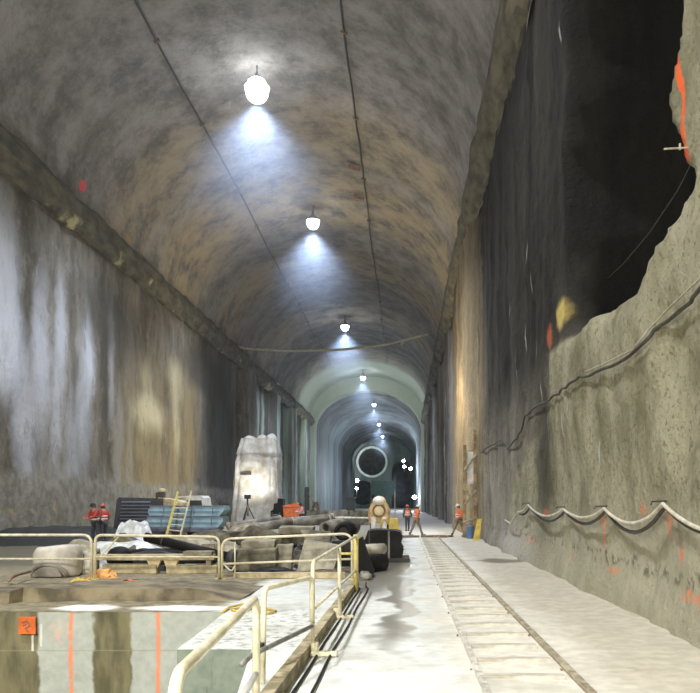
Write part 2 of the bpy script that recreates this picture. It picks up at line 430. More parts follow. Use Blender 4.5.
# broken dark seam low on the bench
sm = t.math('ABSOLUTE', t.math('SUBTRACT', t.sep(D4)[2], .75))
col = t.mix(t.mul(t.mul(t.rng(sm, .16, .04), t.rng(t.noise(5, detail=8), .5, .62)), .75), col, (.10, .09, .06))
t.bump(t.noise(5, detail=12, rough=.7), .9, .14)
t.b.inputs['Specular IOR Level'].default_value = .15
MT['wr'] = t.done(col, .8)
def ztop(y): return interp([(5, 5.4), (9.27, 5.65), (10.2, 5.5), (10.9, 5.2), (11.5, 4.95), (13.4, 5.05), (14.8, 5.26), (16.5, 5.2), (18.6, 5.5)], y)
def ynear(z): return .42+interp([(5.4, 8.7), (5.9, 9.15), (6.3, 9.4), (6.7, 9.7), (7.1, 9.95), (7.5, 9.75), (8, 9.45), (9, 9.3), (12, 9.0)], z)
def rx(y, z):
    d = .12*fr((7, y*.5, z*.4))+.035*fr((1, y*2.2, z*2.2))
    if y < 22:
        o = sstep(0, .55, z-ztop(y))*sstep(-.05, .3, y-ynear(z)+.1*mn.noise(Vector((2, y, z*2))))*sstep(.6, -.6, y-16.6-.2*mn.noise(Vector((z*.6, 3, 1))))
        d += o*5.2
        d -= .13*sstep(.15, -.35, z-ztop(y)+.1*mn.noise(Vector((y*1.3, z, 4))))*sstep(18.9, 18.1, y)*sstep(10.0, 11.0, y)*sstep(2.0, 4.0, z)
    if y < 34: d -= .35*sstep(1.0, 0, z)*(.4+.6*mn.noise(Vector((y*.4, 9, 1)))) if y > 17 else .12*sstep(.7, 0, z)
    if 38 < y < 54: d -= .35*sstep(38, 40, y)*sstep(54, 51, y)
    if y > 54: d += .25+.45*math.sin((y-54)*.42)
    return XR+d
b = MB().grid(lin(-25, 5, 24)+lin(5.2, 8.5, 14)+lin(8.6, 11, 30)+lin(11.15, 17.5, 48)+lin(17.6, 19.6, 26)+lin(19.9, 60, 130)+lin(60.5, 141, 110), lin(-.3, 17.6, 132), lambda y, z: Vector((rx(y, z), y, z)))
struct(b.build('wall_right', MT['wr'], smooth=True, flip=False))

# ---- vault
t = NT('vault_shotcrete')
Xs = t.sep(t.co)
D = t.distort(1.0, .5); n = t.noise(.45, detail=12, rough=.72); n3 = t.noise(2.5, detail=10, rough=.7)
rib = t.noise(.3, t.scale(D, (.4, 1, .4)), 8)
col = t.mix(t.rng(n, .33, .66), (.13, .12, .105), (.31, .29, .26))
col = t.mix(t.mul(t.rng(rib, .5, .68), .28), col, (.085, .072, .055))
col = t.mix(t.mul(t.rng(n3, .5, .72), .4), col, (.34, .31, .28))
for y, ry, f in ((47, 4, .3), (58, 6, .5), (73, 5, .35), (92, 6, .3)):
    col = t.mix(t.mul(t.mul(t.blob(D, (0, y, 0), (1e3, ry, 1e3), .6), t.rng(n, .35, .6)), f), col, (.45, .33, .14))
ringm = t.rng(Xs[1], 120, 126)
col = t.mix(t.mul(ringm, .85), col, (.52, .59, .51))
# red survey dot low on the left haunch
p = at(85, 190, 34.5)
col = t.mix(t.mul(t.blob(t.distort(.2, 4), (-16.3, 40.3, 18.5), (1e3, .42, .30), .3), t.rng(Xs[0], -10, -12)), col, (.75, .12, .12))
col = t.mix(t.mul(t.blob(t.distort(.3, 4), (-16.3, 47.0, 18.0), (1e3, .5, .35), .5), t.mul(t.rng(Xs[0], -10, -12), .6)), col, (.5, .3, .1))
t.bump(t.noise(2.2, detail=10), .7, .2)
t.b.inputs['Specular IOR Level'].default_value = .2
MT['vault'] = t.done(col, .85)
VC, VW, VR, VS = -6.85, 10.5, 8.1, 16.7
def vault(y, a, w=VW, r=VR, s=VS, c=VC, amp=1.0):
    k = 1+amp*(.014*fr((math.cos(a)*3, y*.22, math.sin(a)*3))+.004*fr((math.cos(a)*12, y*1.1, math.sin(a)*12)))
    return Vector((c+w*k*math.cos(a), y, s+r*k*math.sin(a)))
b = MB().grid(lin(-25, 26, 34)+lin(26.5, 140, 220), lin(-.12, PI+.12, 72), lambda y, a: vault(y, a))
struct(b.build('ceiling', MT['vault'], smooth=True, flip=False))

# ---- far, narrower stretch of the cavern behind a thick pale ring
t = NT('far_lining')
col = t.mix(t.rng(t.noise(.25, t.scale(t.co, (1, 1, .15)), 6), .35, .65), (.07, .078, .085), (.18, .21, .215))
MT['far'] = t.done(col, .85)
W2, R2, S2, C2 = 9.7, 7.2, 15.0, -6.75
def prof(w, r, s, c):
    pts = [(c-w, -.3), (c-w, s*.5)]+[(c+w*math.cos(a), s+r*math.sin(a)) for a in lin(PI, 0, 25)]+[(c+w, s*.5), (c+w, -.3)]
    return pts
po, pi = prof(VW+.4, VR+.3, VS, VC), prof(W2, R2, S2, C2)
b = MB()
for y in (138.5,):
    a = [b.bm.verts.new((x, y, z)) for x, z in po]; c = [b.bm.verts.new((x, y, z)) for x, z in pi]; e = [b.bm.verts.new((x, y+3, z)) for x, z in pi]
    for i in range(len(a)-1):
        b.bm.faces.new((a[i], a[i+1], c[i+1], c[i])); b.bm.faces.new((c[i], c[i+1], e[i+1], e[i]))
struct(b.build('trim_1', MT['vault'], smooth=False))
b = MB().grid(lin(141, 255, 60), range(len(pi)), lambda y, i: Vector((pi[i][0]+.3*fr((i*.6, y*.1, 2)), y, pi[i][1]+(.3*fr((i*.6, y*.1, 8)) if pi[i][1] > 0 else 0))))
struct(b.build('wall_far', MT['far'], smooth=True))

# ---- end wall with two stacked round tunnel mouths and an arched drift on the right
YE = 250
def disc(px, py, Y): q = at(px, py, Y); return q.x, q.z
ox, oz = disc(372, 462, YE); o2x, o2z = disc(363, 493, YE)
b = MB()
xs = lin(C2-W2-.5, C2+W2+.5, 75); zs = lin(-.3, 22.5, 95)
g = {}
def open_(x, z):
    if (x-ox)**2+(z-oz)**2 < 4.6**2: return True
    if (x-o2x)**2+(z-o2z)**2 < 4.2**2: return True
    return -4.4 < x < 2.4 and (z < 12 or (x+1.0)**2+(z-12)**2 < 3.4**2)
for i, x in enumerate(xs):
    for j, z in enumerate(zs): g[i, j] = b.bm.verts.new((x, YE+.3*fr((x*.3, 3, z*.3)), z))
for i in range(len(xs)-1):
    for j in range(len(zs)-1):
        if not open_((xs[i]+xs[i+1])/2, (zs[j]+zs[j+1])/2): b.bm.faces.new((g[i, j], g[i+1, j], g[i+1, j+1], g[i, j+1]))
bmesh.ops.delete(b.bm, geom=[v for v in b.bm.verts if not v.link_faces], context='VERTS')
struct(b.build('wall_end', MT['far'], smooth=True))
MT['ring'] = M('pale_ring_concrete', (.6, .66, .62), .7, .2, 1)
MT['bore'] = M('bore_concrete', (.16, .18, .18), .9, .4, .5)
for k, (x, z, r) in enumerate(((ox, oz, 4.6), (o2x, o2z, 4.2))):
    rt = RX(-PI/2)
    b = MB().lathe([(r-.15, -.8), (r+.55, -.8), (r+.55, .4), (r-.15, .4), (r-.15, -.8)], (x, YE, z), 40, rt, caps=False)
    struct(b.build('trim_%d' % (k+2), MT['ring'] if k == 0 else MT['far'], smooth=False))
    b = MB().lathe([(r, .4), (r, 40), (.05, 40)], (x, YE, z), 40, rt, caps=False)
    struct(b.build('wall_bore_%d' % (k+1), MT['bore'], smooth=True))
b = MB()
pd = [(-4.4, -.2), (-4.4, 12)]+[(-1.0+3.4*math.cos(a), 12+3.4*math.sin(a)) for a in lin(PI, 0, 13)]+[(2.4, 12), (2.4, -.2)]
b.grid((YE-.4, YE+30), range(len(pd)), lambda y, i: Vector((pd[i][0], y, pd[i][1])))
b.bm.faces.new([b.bm.verts.new((x, YE+30, z)) for x, z in pd])
struct(b.build('wall_drift', MT['bore'], smooth=False))
b = MB().grid(lin(-18, 10, 3), lin(-24.9, -25, 2), lambda x, y: Vector((x, -25, 0)))
b.bm.clear()
b.bm.faces.new([b.bm.verts.new(v) for v in ((-18.5, -25, -3.3), (10, -25, -3.3), (10, -25, 26), (-18.5, -25, 26))])
struct(b.build('wall_rear', MT['far']))

# ---- springing ledges
t = NT('ledge_concrete')
n = t.noise(2.0, t.scale(t.co, (1, .4, 1)), 8)
col = t.mix(t.rng(n, .3, .7), (.04, .035, .022), (.14, .125, .075))
D = t.distort(.5, .8)
col = t.mix(t.mul(t.rng(t.noise(.35, t.scale(t.co, (1, .5, .2)), 6), .57, .63), t.mul(t.rng(t.sep(D)[2], 16.45, 16.2), t.rng(t.sep(t.co)[0], 0, -2))), col, (.45, .40, .2))
t.bump(t.noise(4, detail=8), .6, .08)
MT['ledge'] = t.done(col, .8)
def ledge(name, sec, side):
    b = MB(); n = len(sec)
    ys = lin(-25, 20, 30)+lin(20.4, 139, 230)
    g = []
    for y in ys:
        row = []
        for i, (x, z) in enumerate(sec):
            q = Vector((x*.9+i*3, y*.8, z)); w = .16 if 0 < i < n-1 else .03
            row.append(b.bm.verts.new((x+w*fr(q), y, z+w*1.4*fr(q+Vector((20, 3, 7))))))
        g.append(row)
    for i in range(len(ys)-1):
        for k in range(n-1): b.bm.faces.new((g[i][k], g[i+1][k], g[i+1][k+1], g[i][k+1]))
    struct(b.build(name, MT['ledge']))
ledge('trim_4', [(-17.6, 17.9), (-16.95, 17.6), (-16.6, 17.1), (-16.55, 16.5), (-16.75, 16.05), (-17.05, 15.75), (-17.5, 15.8)], -1)
ledge('trim_5', [(3.9, 18.0), (3.2, 17.7), (2.95, 17.2), (2.95, 16.5), (3.2, 16.2), (3.55, 15.95), (3.9, 15.95)], 1)

# ---- raised muddy ledge between pit and barrier
def sledge(x, u):
    k = sstep(-3.0, -3.9, x)
    y0 = 13.15+.25*fr((x*.5, 3, 1))-.35*sstep(-6.6, -6.75, x)
    h = (.17+.05*sstep(-6.75, -6.6, x))*k
    if u < .12: return Vector((x, y0+u*.4, -.05+(h+.05)*u/.12+.015*mn.noise(Vector((x*3, u*30, 1)))))
    return Vector((x, y0+.05+(u-.12)*3.4, h*(1-.75*(u-.12)/.88)-.03*sstep(.9, 1, u)+.035*k*mn.noise(Vector((x*1.6, u*7, 5)))+.02*k*mn.noise(Vector((x*6, u*20, 5)))))
b = MB().grid(lin(-17.5, -2.9, 150), [0, .03, .06, .09, .12]+lin(.15, 1, 22), sledge)
MT['ledgemud'] = M('brown_mud_concrete', (.25, .21, .13), .7, .5, 1.6, bump=.5, c2=(.085, .07, .04))
struct(b.build('slab', MT['ledgemud'], smooth=False))

# ---- haze
def haze_mat(name, dens, col=(.86, .92, 1), g=.25):
    hz = bpy.data.materials.new(name); hz.use_nodes = True
    ht = hz.node_tree; ht.nodes.clear()
    vo = ht.nodes.new('ShaderNodeOutputMaterial'); vs = ht.nodes.new('ShaderNodeVolumeScatter')
    vs.inputs['Density'].default_value = dens; vs.inputs['Anisotropy'].default_value = g
    vs.inputs['Color'].default_value = (*col, 1)
    ht.links.new(vs.outputs[0], vo.inputs['Volume']); return hz
MT['haze_near'] = haze_mat('tunnel_haze', .00035)
MT['haze_far'] = haze_mat('far_tunnel_haze', .0045, (.84, .93, 1))
MT['glow_vol'] = haze_mat('lamp_glow_haze', .01, (.66, .78, 1), .0)  # extra haze placed round lamps to draw their glow and beams
ht = MT['glow_vol'].node_tree; vs = next(n for n in ht.nodes if n.type == 'VOLUME_SCATTER')
tc = ht.nodes.new('ShaderNodeTexCoord'); sc_ = ht.nodes.new('ShaderNodeVectorMath'); sc_.operation = 'MULTIPLY'; sc_.inputs[1].default_value = (1/4.6, 1/4.6, 1/6.5)
ln_ = ht.nodes.new('ShaderNodeVectorMath'); ln_.operation = 'LENGTH'; mr = ht.nodes.new('ShaderNodeMapRange'); mr.interpolation_type = 'SMOOTHSTEP'
for i_, v_ in enumerate((.05, 1.0, .016, 0.0)): mr.inputs[i_+1].default_value = v_
ht.links.new(tc.outputs['Object'], sc_.inputs[0]); ht.links.new(sc_.outputs[0], ln_.inputs[0]); ht.links.new(ln_.outputs['Value'], mr.inputs[0]); ht.links.new(mr.outputs[0], vs.inputs['Density'])
o = MB().box((-4, 35, 11), (40, 120, 40)).build('haze', MT['haze_near']); tag(o, 'thin dust haze in the near half of the cavern', 'haze', kind='stuff')
o = MB().box((-4, 177, 11), (40, 164, 40)).build('haze', MT['haze_far']); tag(o, 'bluish dust haze in the far half of the cavern', 'haze', kind='stuff')
#@@THINGS
# ================================================================== CAMERA
cd = bpy.data.cameras.new('camera'); cam = bpy.data.objects.new('camera', cd); COL.objects.link(cam)
cam.location = (0, 0, EYE); cam.rotation_euler = (PI/2, 0, 0)
cd.sensor_fit = 'HORIZONTAL'; cd.sensor_width = 36; cd.lens = 36*F/700
cd.shift_x = -(CX-350)/700; cd.shift_y = (CY-346.5)/700
cd.clip_start = .05; cd.clip_end = 600
SC.camera = cam

# ================================================================== PEOPLE
def skin_mesh(vs, es, rs, sub=1):
    me = bpy.data.meshes.new('tmp'); me.from_pydata([tuple(v) for v in vs], es, [])
    o = bpy.data.objects.new('tmp', me); COL.objects.link(o)
    o.modifiers.new('s', 'SKIN')
    sv = me.skin_vertices[0].data
    for i, r in enumerate(rs): sv[i].radius = (r, r); sv[i].use_root = (i == 0)
    if sub:
        m = o.modifiers.new('d', 'SUBSURF'); m.levels = m.render_levels = sub
    dg = bpy.context.evaluated_depsgraph_get(); dg.update()
    out = bpy.data.meshes.new_from_object(o.evaluated_get(dg))
    bpy.data.objects.remove(o); bpy.data.meshes.remove(me)
    return out

def person(label, loc, rz, h=1.75, stride=.0, lean=.0, arms='down', vest='hivis', trousers='khaki', hat='hat_white', sleeves=None, group=None):
    root = thing('person', label, 'person', loc, rz, group)
    k = h/1.75; hip = .93
    L = RX(-lean)       # forward is +Y
    def up(x, y, z): return (L @ Vector((x, y, z-hip))+Vector((0, 0, hip)))*k
    def dn(x, y, z): return Vector((x, y, z))*k
    J = dict(pel=up(0, 0, .95), sp=up(0, 0, 1.13), ch=up(0, .01, 1.33), nk=up(0, .01, 1.48), hd=up(0, .03, 1.60), tp=up(0, .03, 1.69))
    for s, n in ((-1, 'l'), (1, 'r')):
        st = stride*s
        J['hip'+n] = dn(.09*s, 0, .90); J['kn'+n] = dn(.10*s, st*.5+.03, .50); J['an'+n] = dn(.11*s, st, .10); J['to'+n] = dn(.12*s, st+.16, .04)
        J['sh'+n] = up(.19*s, 0, 1.42)
        if arms == 'down': e, w = up(.25*s, -.03-st*.3, 1.14), up(.25*s, .08-st*.6, .90)
        elif arms == 'reach': e, w = up(.25*s, .16, 1.2), up(.13*s, .42, 1.18)
        else: e, w = up(.3*s, -.06, 1.16), up(.17*s, .12, 1.0)
        J['el'+n] = e; J['wr'+n] = w
        d = (w-e).normalized(); J['pa'+n] = w+d*.07*k
    R = dict(pel=.13, sp=.125, ch=.14, nk=.055, hd=.095, tp=.06, hip=.09, kn=.058, an=.04, to=.035, sh=.065, el=.045, wr=.03, pa=.032)
    def graph(names, edges, extra=0.0, over=None):
        idx = {n: i for i, n in enumerate(names)}
        rs = [((over or {}).get(n.rstrip('lr') if n not in R else n, R.get(n, R.get(n[:-1])))+extra)*k for n in names]
        return skin_mesh([J[n] for n in names], [(idx[a], idx[c]) for a, c in edges], rs)
    legs = [e for n in 'lr' for e in (('pel', 'hip'+n), ('hip'+n, 'kn'+n), ('kn'+n, 'an'+n), ('an'+n, 'to'+n))]
    armE = [e for n in 'lr' for e in (('ch', 'sh'+n), ('sh'+n, 'el'+n), ('el'+n, 'wr'+n), ('wr'+n, 'pa'+n))]
    trunk = [('pel', 'sp'), ('sp', 'ch'), ('ch', 'nk'), ('nk', 'hd'), ('hd', 'tp')]
    body = graph(list(J), trunk+legs+armE)
    bm = bmesh.new(); bm.from_mesh(body); bpy.data.meshes.remove(body)
    # fingers, thumb, nose, ears, eyes, mouth joined into the one body mesh
    hd = J['hd']
    for s, n in ((-1, 'l'), (1, 'r')):
        w, pa = J['wr'+n], J['pa'+n]; d = (pa-w).normalized(); sd = Vector((0, 1, 0)) if abs(d.y) < .7 else Vector((1, 0, 0))
        sd = (sd-d*sd.dot(d)).normalized(); nn = d.cross(sd)*(-s)
        for f, ln in ((-1.5, .06), (-.5, .075), (.5, .08), (1.5, .07)):
            b0 = pa+sd*f*.019*k+d*.01*k; b1 = b0+d*ln*.5*k+nn*.012*k; b2 = b1+d*ln*.4*k+nn*.03*k
            fm = skin_mesh([b0, b1, b2], [(0, 1), (1, 2)], [.009*k, .0085*k, .007*k]); bm.from_mesh(fm); bpy.data.meshes.remove(fm)
        b0 = w+d*.035*k+sd*.025*k; b1 = b0+sd*.03*k+d*.03*k; b2 = b1+d*.03*k+nn*.015*k
        fm = skin_mesh([b0, b1, b2], [(0, 1), (1, 2)], [.011*k, .01*k, .008*k]); bm.from_mesh(fm); bpy.data.meshes.remove(fm)
    mb = MB(); fw = L @ Vector((0, 1, 0)); u = L @ Vector((0, 0, 1))
    mb.ball(hd+fw*.1*k+u*-.005*k, (.016*k, .022*k, .026*k), 1)
    for s in (-1, 1):
        mb.ball(hd+Vector((.095*s*k, 0, 0))-u*.005*k, (.014*k, .022*k, .034*k), 1)
        mb.ball(hd+fw*.083*k+Vector((.035*s*k, 0, 0))+u*.02*k, .014*k, 1)
    mb.ball(hd+fw*.082*k-u*.05*k, (.03*k, .014*k, .009*k), 1)
    tmp = bpy.data.meshes.new('tmp'); mb.bm.to_mesh(tmp); mb.bm.free(); bm.from_mesh(tmp); bpy.data.meshes.remove(tmp)
    B = MB(); B.bm.free(); B.bm = bm; B.build('body', MT['skin'], root, True)
    def wear(name, mesh, mat, parent=root):
        mesh.name = name
        for p in mesh.polygons: p.use_smooth = True
        mesh.materials.clear(); mesh.materials.append(MT[mat])
        o = bpy.data.objects.new(name, mesh); COL.objects.link(o); o.parent = parent; return o
    a2 = [e for e in armE if not e[1].startswith('pa')]
    wear('jacket', graph([n for n in J if n in ('pel', 'sp', 'ch') or n[:2] in ('sh', 'el', 'wr')], [('pel', 'sp'), ('sp', 'ch')]+a2, .018), sleeves or vest)
    wear('trousers', graph([n for n in J if n == 'pel' or n[:3] == 'hip' or n[:2] in ('kn', 'an')], [e for e in legs if not e[1].startswith('to')], .016), trousers)
    v = wear('vest', graph(['pel', 'sp', 'ch', 'shl', 'shr'], [('pel', 'sp'), ('sp', 'ch'), ('ch', 'shl'), ('ch', 'shr')], .034), vest)
    b = MB()
    for z, r in ((1.08, .168), (1.2, .172)):
        b.lathe([(r*k, -.025*k), (r*k+.008, 0), (r*k, .025*k)], up(0, .005, z), 20, L, caps=False)
    b.build('reflective_stripe', MT['stripe'], v)
    for n in 'lr':
        b = MB(); a, to = J['an'+n], J['to'+n]
        b.tube([a+Vector((0, 0, .12*k)), a+Vector((0, 0, .02*k))], .058*k, 10)
        c = (a+to)/2; b.box((c.x, c.y, .05*k), (.1*k, .29*k, .1*k), bev=.03*k)
        b.build('boot', MT['boot'], root, True)
    b = MB(); top = hd+u*.035*k
    b.lathe([(.112*k, 0), (.112*k, .03*k), (.098*k, .075*k), (.065*k, .105*k), (.01*k, .118*k)], top, 18, L)
    ht_ = b.build('helmet', MT[hat], root, True)
    b = MB(); b.lathe([(.15*k, -.006*k), (.15*k, .006*k), (.1*k, .014*k)], top+fw*.018*k, 18, L)
    b.build('helmet_brim', MT[hat], ht_, True)
    b = MB(); b.ball(hd-fw*.02*k-u*.0*k, (.1*k, .095*k, .085*k), 2); b.build('hair', MT['hair'], root, True)
    return root

person('worker in a red vest and dark cap reaching out, beside the black muck bank', at(96, 503, 31)*Vector((1, 1, 0)) if False else Vector(((96-CX)*31/F, 31, 0)), PI*.8, 1.72, .1, .15, 'reach', 'red', 'denim', 'hair')
person('worker in a red vest and red helmet, facing the other red-vested worker', Vector(((104-CX)*31.4/F, 31.4, 0)), PI*.35, 1.68, .06, .1, 'bent', 'red', 'denim', 'hat_red')
person('worker in a pink vest seen small beside the orange skip', Vector(((302-CX)*50/F, 50, 0)), PI*.7, 1.72, .05, .12, 'reach', 'pink', 'denim', 'hair', sleeves='pink')
person('worker in dark clothes and orange vest walking away along the track, left of a pair', Vector(((407.5-CX)*46/F, 46, 0)), .2, 1.6, .14, .05, 'down', 'hivis', 'denim', 'hat_red', sleeves='denim')
person('worker in an orange vest striding across the track, right of a pair', Vector(((416-CX)*39/F, 39, 0)), -.95, 1.62, .34, .14, 'down', 'hivis', 'khaki', 'hat_white')
person('worker in orange jacket and white helmet standing by the tan column on the right wall', Vector(((459-CX)*38/F, 38, 0)), 1.9, 1.66, .34, .04, 'bent', 'hivis', 'khaki', 'hat_white')

# ================================================================== TRACK
rx0, rx1 = .72, 1.635
def rail(name, x, mat, label, y0=2.5, y1=37.0):
    r = thing(name, label, 'rail', (x, y0, 0), 0, 'track rails')
    s = [(-.06, .0), (.06, .0), (.06, .012), (.012, .022), (.012, .062), (.033, .07), (.033, .098), (-.033, .098), (-.033, .07), (-.012, .062), (-.012, .022), (-.06, .012)]
    b = MB(); b.prism([(px_, 0, pz-.04) for px_, pz in s], (0, y1-y0, 0)); b.build('rail_bar', mat, r)
    b = MB()
    for y in lin(1.2, 33.2, 17):
        b.box((-.05, y, .012), (.022, .03, .02))
    o = b.build('spikes', MT['rust'], r); o['kind'] = 'stuff'
    for y in (6.2, 14.5, 23):
        MB().box((.024, y, .01), (.022, .5, .05)).build('joint_bar', MT['rust'], r)
    return r
MT['railtop'] = M('white_dusted_rail', (.72, .70, .62), .5, .4, 8, metal=.2)
MT['railrust'] = M('brown_dusted_rail', (.50, .45, .34), .5, .5, 8, metal=.2, c2=(.24, .20, .14))
rail('track_rail', rx0, MT['railtop'], 'pale dust-covered rail on the side of the track nearer the puddles')
rail('track_rail', rx1, MT['railrust'], 'brown rail on the side of the track nearer the sprayed rock wall')
tb = MB().box((0, 0, -.01), (.80, .15, .06), bev=.008).cut(1).rough(.006, 5).build('track_tie', MT['tie'])
ys = [3.4+.8*i for i in range(42)]
for i, y in enumerate(ys):
    o = tb if i == 0 else tb.copy()
    if i: COL.objects.link(o)
    o.location = (1.178+random.uniform(-.03, .03), y, .008); o.rotation_euler = (0, 0, random.uniform(-.02, .02))
    tag(o, 'white-dusted cross tie between the two track rails', 'railway tie', 'white-dusted track ties')
for x0, x1, lb, m in ((.0-.25, .72, 'dark timber lying across the track end, left piece', 'rust'), (.78, 2.1, 'dark timber lying across the track end, right piece', 'rust')):
    tag(MB().box(((x0+x1)/2, 37.4+x0*.05, .06), (x1-x0, .3, .11), bev=.02).cut(1).rough(.02, 3).build('crossing_timber', MT[m]), lb, 'timber')

# ================================================================== GUARD RAILS
def pipe_part(root, name, path, r, mat, fil=.1):
    return MB().tube(fillet(path, fil), r, 10).build(name, mat, root, True)
R_ = .024
# back barrier, three sections
yb = 16.8
def bx(px): return (px-CX)*yb/F
def bz(py): return EYE-(py-CY)*yb/F
g = thing('guardrail', 'cream pipe guardrail section in front of the wet floor, beside the pale tub', 'railing', (bx(91.4), yb, 0), 0)
ox_ = bx(91.4)
pipe_part(g, 'top_rail', [(-9.5, 0, bz(535)), (0, 0, bz(535)), (0, 0, .02)], R_+.006, MT['rail_paint'], .2)
pipe_part(g, 'mid_rail', [(-9.5, 0, bz(559)), (0, 0, bz(559))], R_, MT['rail_paint'])
for x in (-3.1, -6.2): pipe_part(g, 'post', [(x, 0, 0), (x, 0, bz(535))], R_, MT['rail_paint'])
g = thing('guardrail', 'cream pipe guardrail section in front of the skid frame and white sheets', 'railing', (bx(95.2), yb, 0), 0)
w = bx(219)-bx(95.2)
pipe_part(g, 'top_rail', [(0, 0, .02), (0, 0, bz(535)), (w, 0, bz(537)), (w, 0, .02)], R_+.006, MT['rail_paint'], .16)
pipe_part(g, 'mid_rail', [(0, 0, bz(557)), (w, 0, bz(557))], R_, MT['rail_paint'])
pipe_part(g, 'brace', [(.03, .0, bz(560)), (.5, .06, bz(537))], R_*.8, MT['rail_paint'])
for x in (0, w): MB().box((x, 0, .015), (.16, .2, .03)).build('foot_plate', MT['rail_yellow'], g)
g = thing('guardrail', 'cream pipe guardrail section with rounded corner in front of the concrete blocks', 'railing', (bx(222), yb, 0), 0)
w = bx(352)-bx(222)
pipe_part(g, 'top_rail', [(0, 0, .02), (0, 0, bz(539)), (w, 0, bz(533.5)), (w, 0, .02)], R_+.004, MT['rail_paint'], .22)
pipe_part(g, 'mid_rail', [(0, 0, bz(564)), (w, 0, bz(559))], R_, MT['rail_paint'])
pipe_part(g, 'brace', [(.03, .0, bz(564)), (.2, .04, bz(572)), (.28, 0, bz(566))], R_*.7, MT['rail_paint'])
pipe_part(g, 'brace', [(.28, .03, bz(580)), (.28, .03, bz(542))], R_*.7, MT['rail_paint'])
for x in (0, w): MB().box((x, 0, .015), (.16, .2, .03)).build('foot_plate', MT['rail_yellow'], g)

# near barrier along the pit, three sections running toward the camera
g = thing('guardrail', 'guardrail section ending in the bright yellow post beside the black mats', 'railing', (-1.0, 8.4, 0), 0)
pipe_part(g, 'top_rail', [(-.02, 0, .02), (-.02, 0, 1.05), (.05, 6.3, 1.06)], R_, MT['rail_paint'], .16)
pipe_part(g, 'mid_rail', [(-.02, .0, .52), (.05, 6.3, .40)], R_*.9, MT['rail_paint'])
pipe_part(g, 'post', [(.05, 2.7, 0), (.04, 2.7, 1.05)], R_+.004, MT['rail_paint'])
MB().tube([(.05, 6.3, 0), (.05, 6.3, 1.09)], .05, 10).build('end_post', MT['rail_yellow'], g, True)['label'] = 'bright yellow end post'
pipe_part(g, 'brace', [(.05, 6.3, .72), (-.3, 6.3, .72)], R_, MT['rail_yellow'])
for y in (0, 2.7):
    b = MB().box((.1, y, .035), (.3, .09, .05), bev=.01); b.tube([(.0, y, .02), (.0, y, .16)], .045, 8)
    b.build('foot_bracket', MT['rail_paint'], g)
g = thing('guardrail', 'short guardrail section turning in over the pit corner', 'railing', (-1.02, 8.35, 0), 0)
pipe_part(g, 'top_rail', [(0.0, -.02, .40), (0.0, -.02, .885), (-.315, -1.15, .89), (-.32, -1.2, .0)], R_+.003, MT['rail_paint'], .09)
pipe_part(g, 'mid_rail', [(0.0, -.02, .35), (-.34, -1.6, .35), (-.345, -2.0, .35)], R_, MT['rail_grey'])['label'] = 'grey open-ended mid rail'
MB().lathe([(.034, -.03), (.034, .03)], (-.335, -1.2, .36), 12, RX(0.2)).build('clamp', MT['dark'], g)
g = thing('guardrail', 'nearest guardrail section with the curved white and yellow end', 'railing', (-1.03, 5.26, 0), 0)
pipe_part(g, 'top_rail', [(0, 0, -.02), (0, 0, 1.045), (.168, -2.42, 1.05), (.172, -2.5, .0)], R_+.002, MT['rail_paint'], .13)
pipe_part(g, 'mid_rail', [(-.0, 0, .52), (.17, -2.45, .52)], R_*.9, MT['white'])
b = MB().box((0, 0, .02), (.14, .14, .04)); b.build('foot_plate', MT['rail_paint'], g)
b = MB().lathe([(.031, .60), (.031, .95)], (.1715, -2.495, 0), 10); b.build('yellow_sleeve', MT['rail_yellow'], g, True)['label'] = 'yellow painted band'
# kerb, and thin black tubes in place of the rails' shadow lines
b = MB()
b.grid(lin(4.5, 14.8, 30), range(5), lambda y, i: Vector((-1.03-.013*(14.8-y)+((-.06, -.06, .06, .06, -.06)[i]), y, (0.0, .13, .13, 0.0, 0.0)[i]+.008*fr((y, i, 1)))))
tag(b.build('timber_kerb', M('muddy_toe_board', (.48, .42, .27), .7, .4, 4, c2=(.2, .165, .09))), 'low muddy toe board running along the foot of the near guardrail', 'kerb')
for dx, lb, am in ((.14, 'thin dark line for a rail shadow on the slab, closer to the toe board', .006), (.30, 'thin dark line for a rail shadow on the slab, farther from the toe board', .01)):
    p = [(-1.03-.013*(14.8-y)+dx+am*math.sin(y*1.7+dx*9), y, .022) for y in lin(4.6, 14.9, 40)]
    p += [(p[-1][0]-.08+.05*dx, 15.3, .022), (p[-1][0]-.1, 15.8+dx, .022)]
    tag(MB().tube(p, .014, 6).build('hose', MT['black'], None, True), lb, 'hose', 'dark lines for rail shadows by the toe board')  # not hoses: dark lines standing in for the rail shadows
p = [at(px, py, 1).xz for px, py in ()]
def onfloor(pts, z=.02):
    out = []
    for px, py in pts:
        Y = F*(EYE-z)/(py-CY); out.append(((px-CX)*Y/F, Y, z))
    return out
tag(MB().tube(onfloor([(222, 612), (230, 607), (243, 604), (252, 607), (243, 612), (232, 610), (244, 606), (262, 607), (276, 611), (268, 613), (256, 611)], .03), .019, 7).build('hose', MT['yellow'], None, True),
    'muddy yellow hose coiled on the white slab at the pit corner', 'hose')

# orange marker on the pit wall
g = thing('marker_board', 'small orange square marker with dark scrawl on the pit wall', 'marker', (-5.86, 11.79, -.2), 0)
MB().box((0, 0, 0), (.27, .025, .27), bev=.006).cut(2).rough(.006, 9).build('board', MT['orange'], g)
b = MB()
for a, c in (((-.07, .05), (.0, .07)), ((0, .07), (.05, .0)), ((.05, 0), (-.03, -.04)), ((-.03, -.04), (.02, -.09)), ((-.06, .0), (-.01, .02))):
    b.tube([(a[0], -.018, a[1]), (c[0], -.018, c[1])], .008, 5)
b.build('scrawl', MT['rust'], g)

# ================================================================== LEFT HALF OF THE WORK AREA
def sc(Y): return Y/F
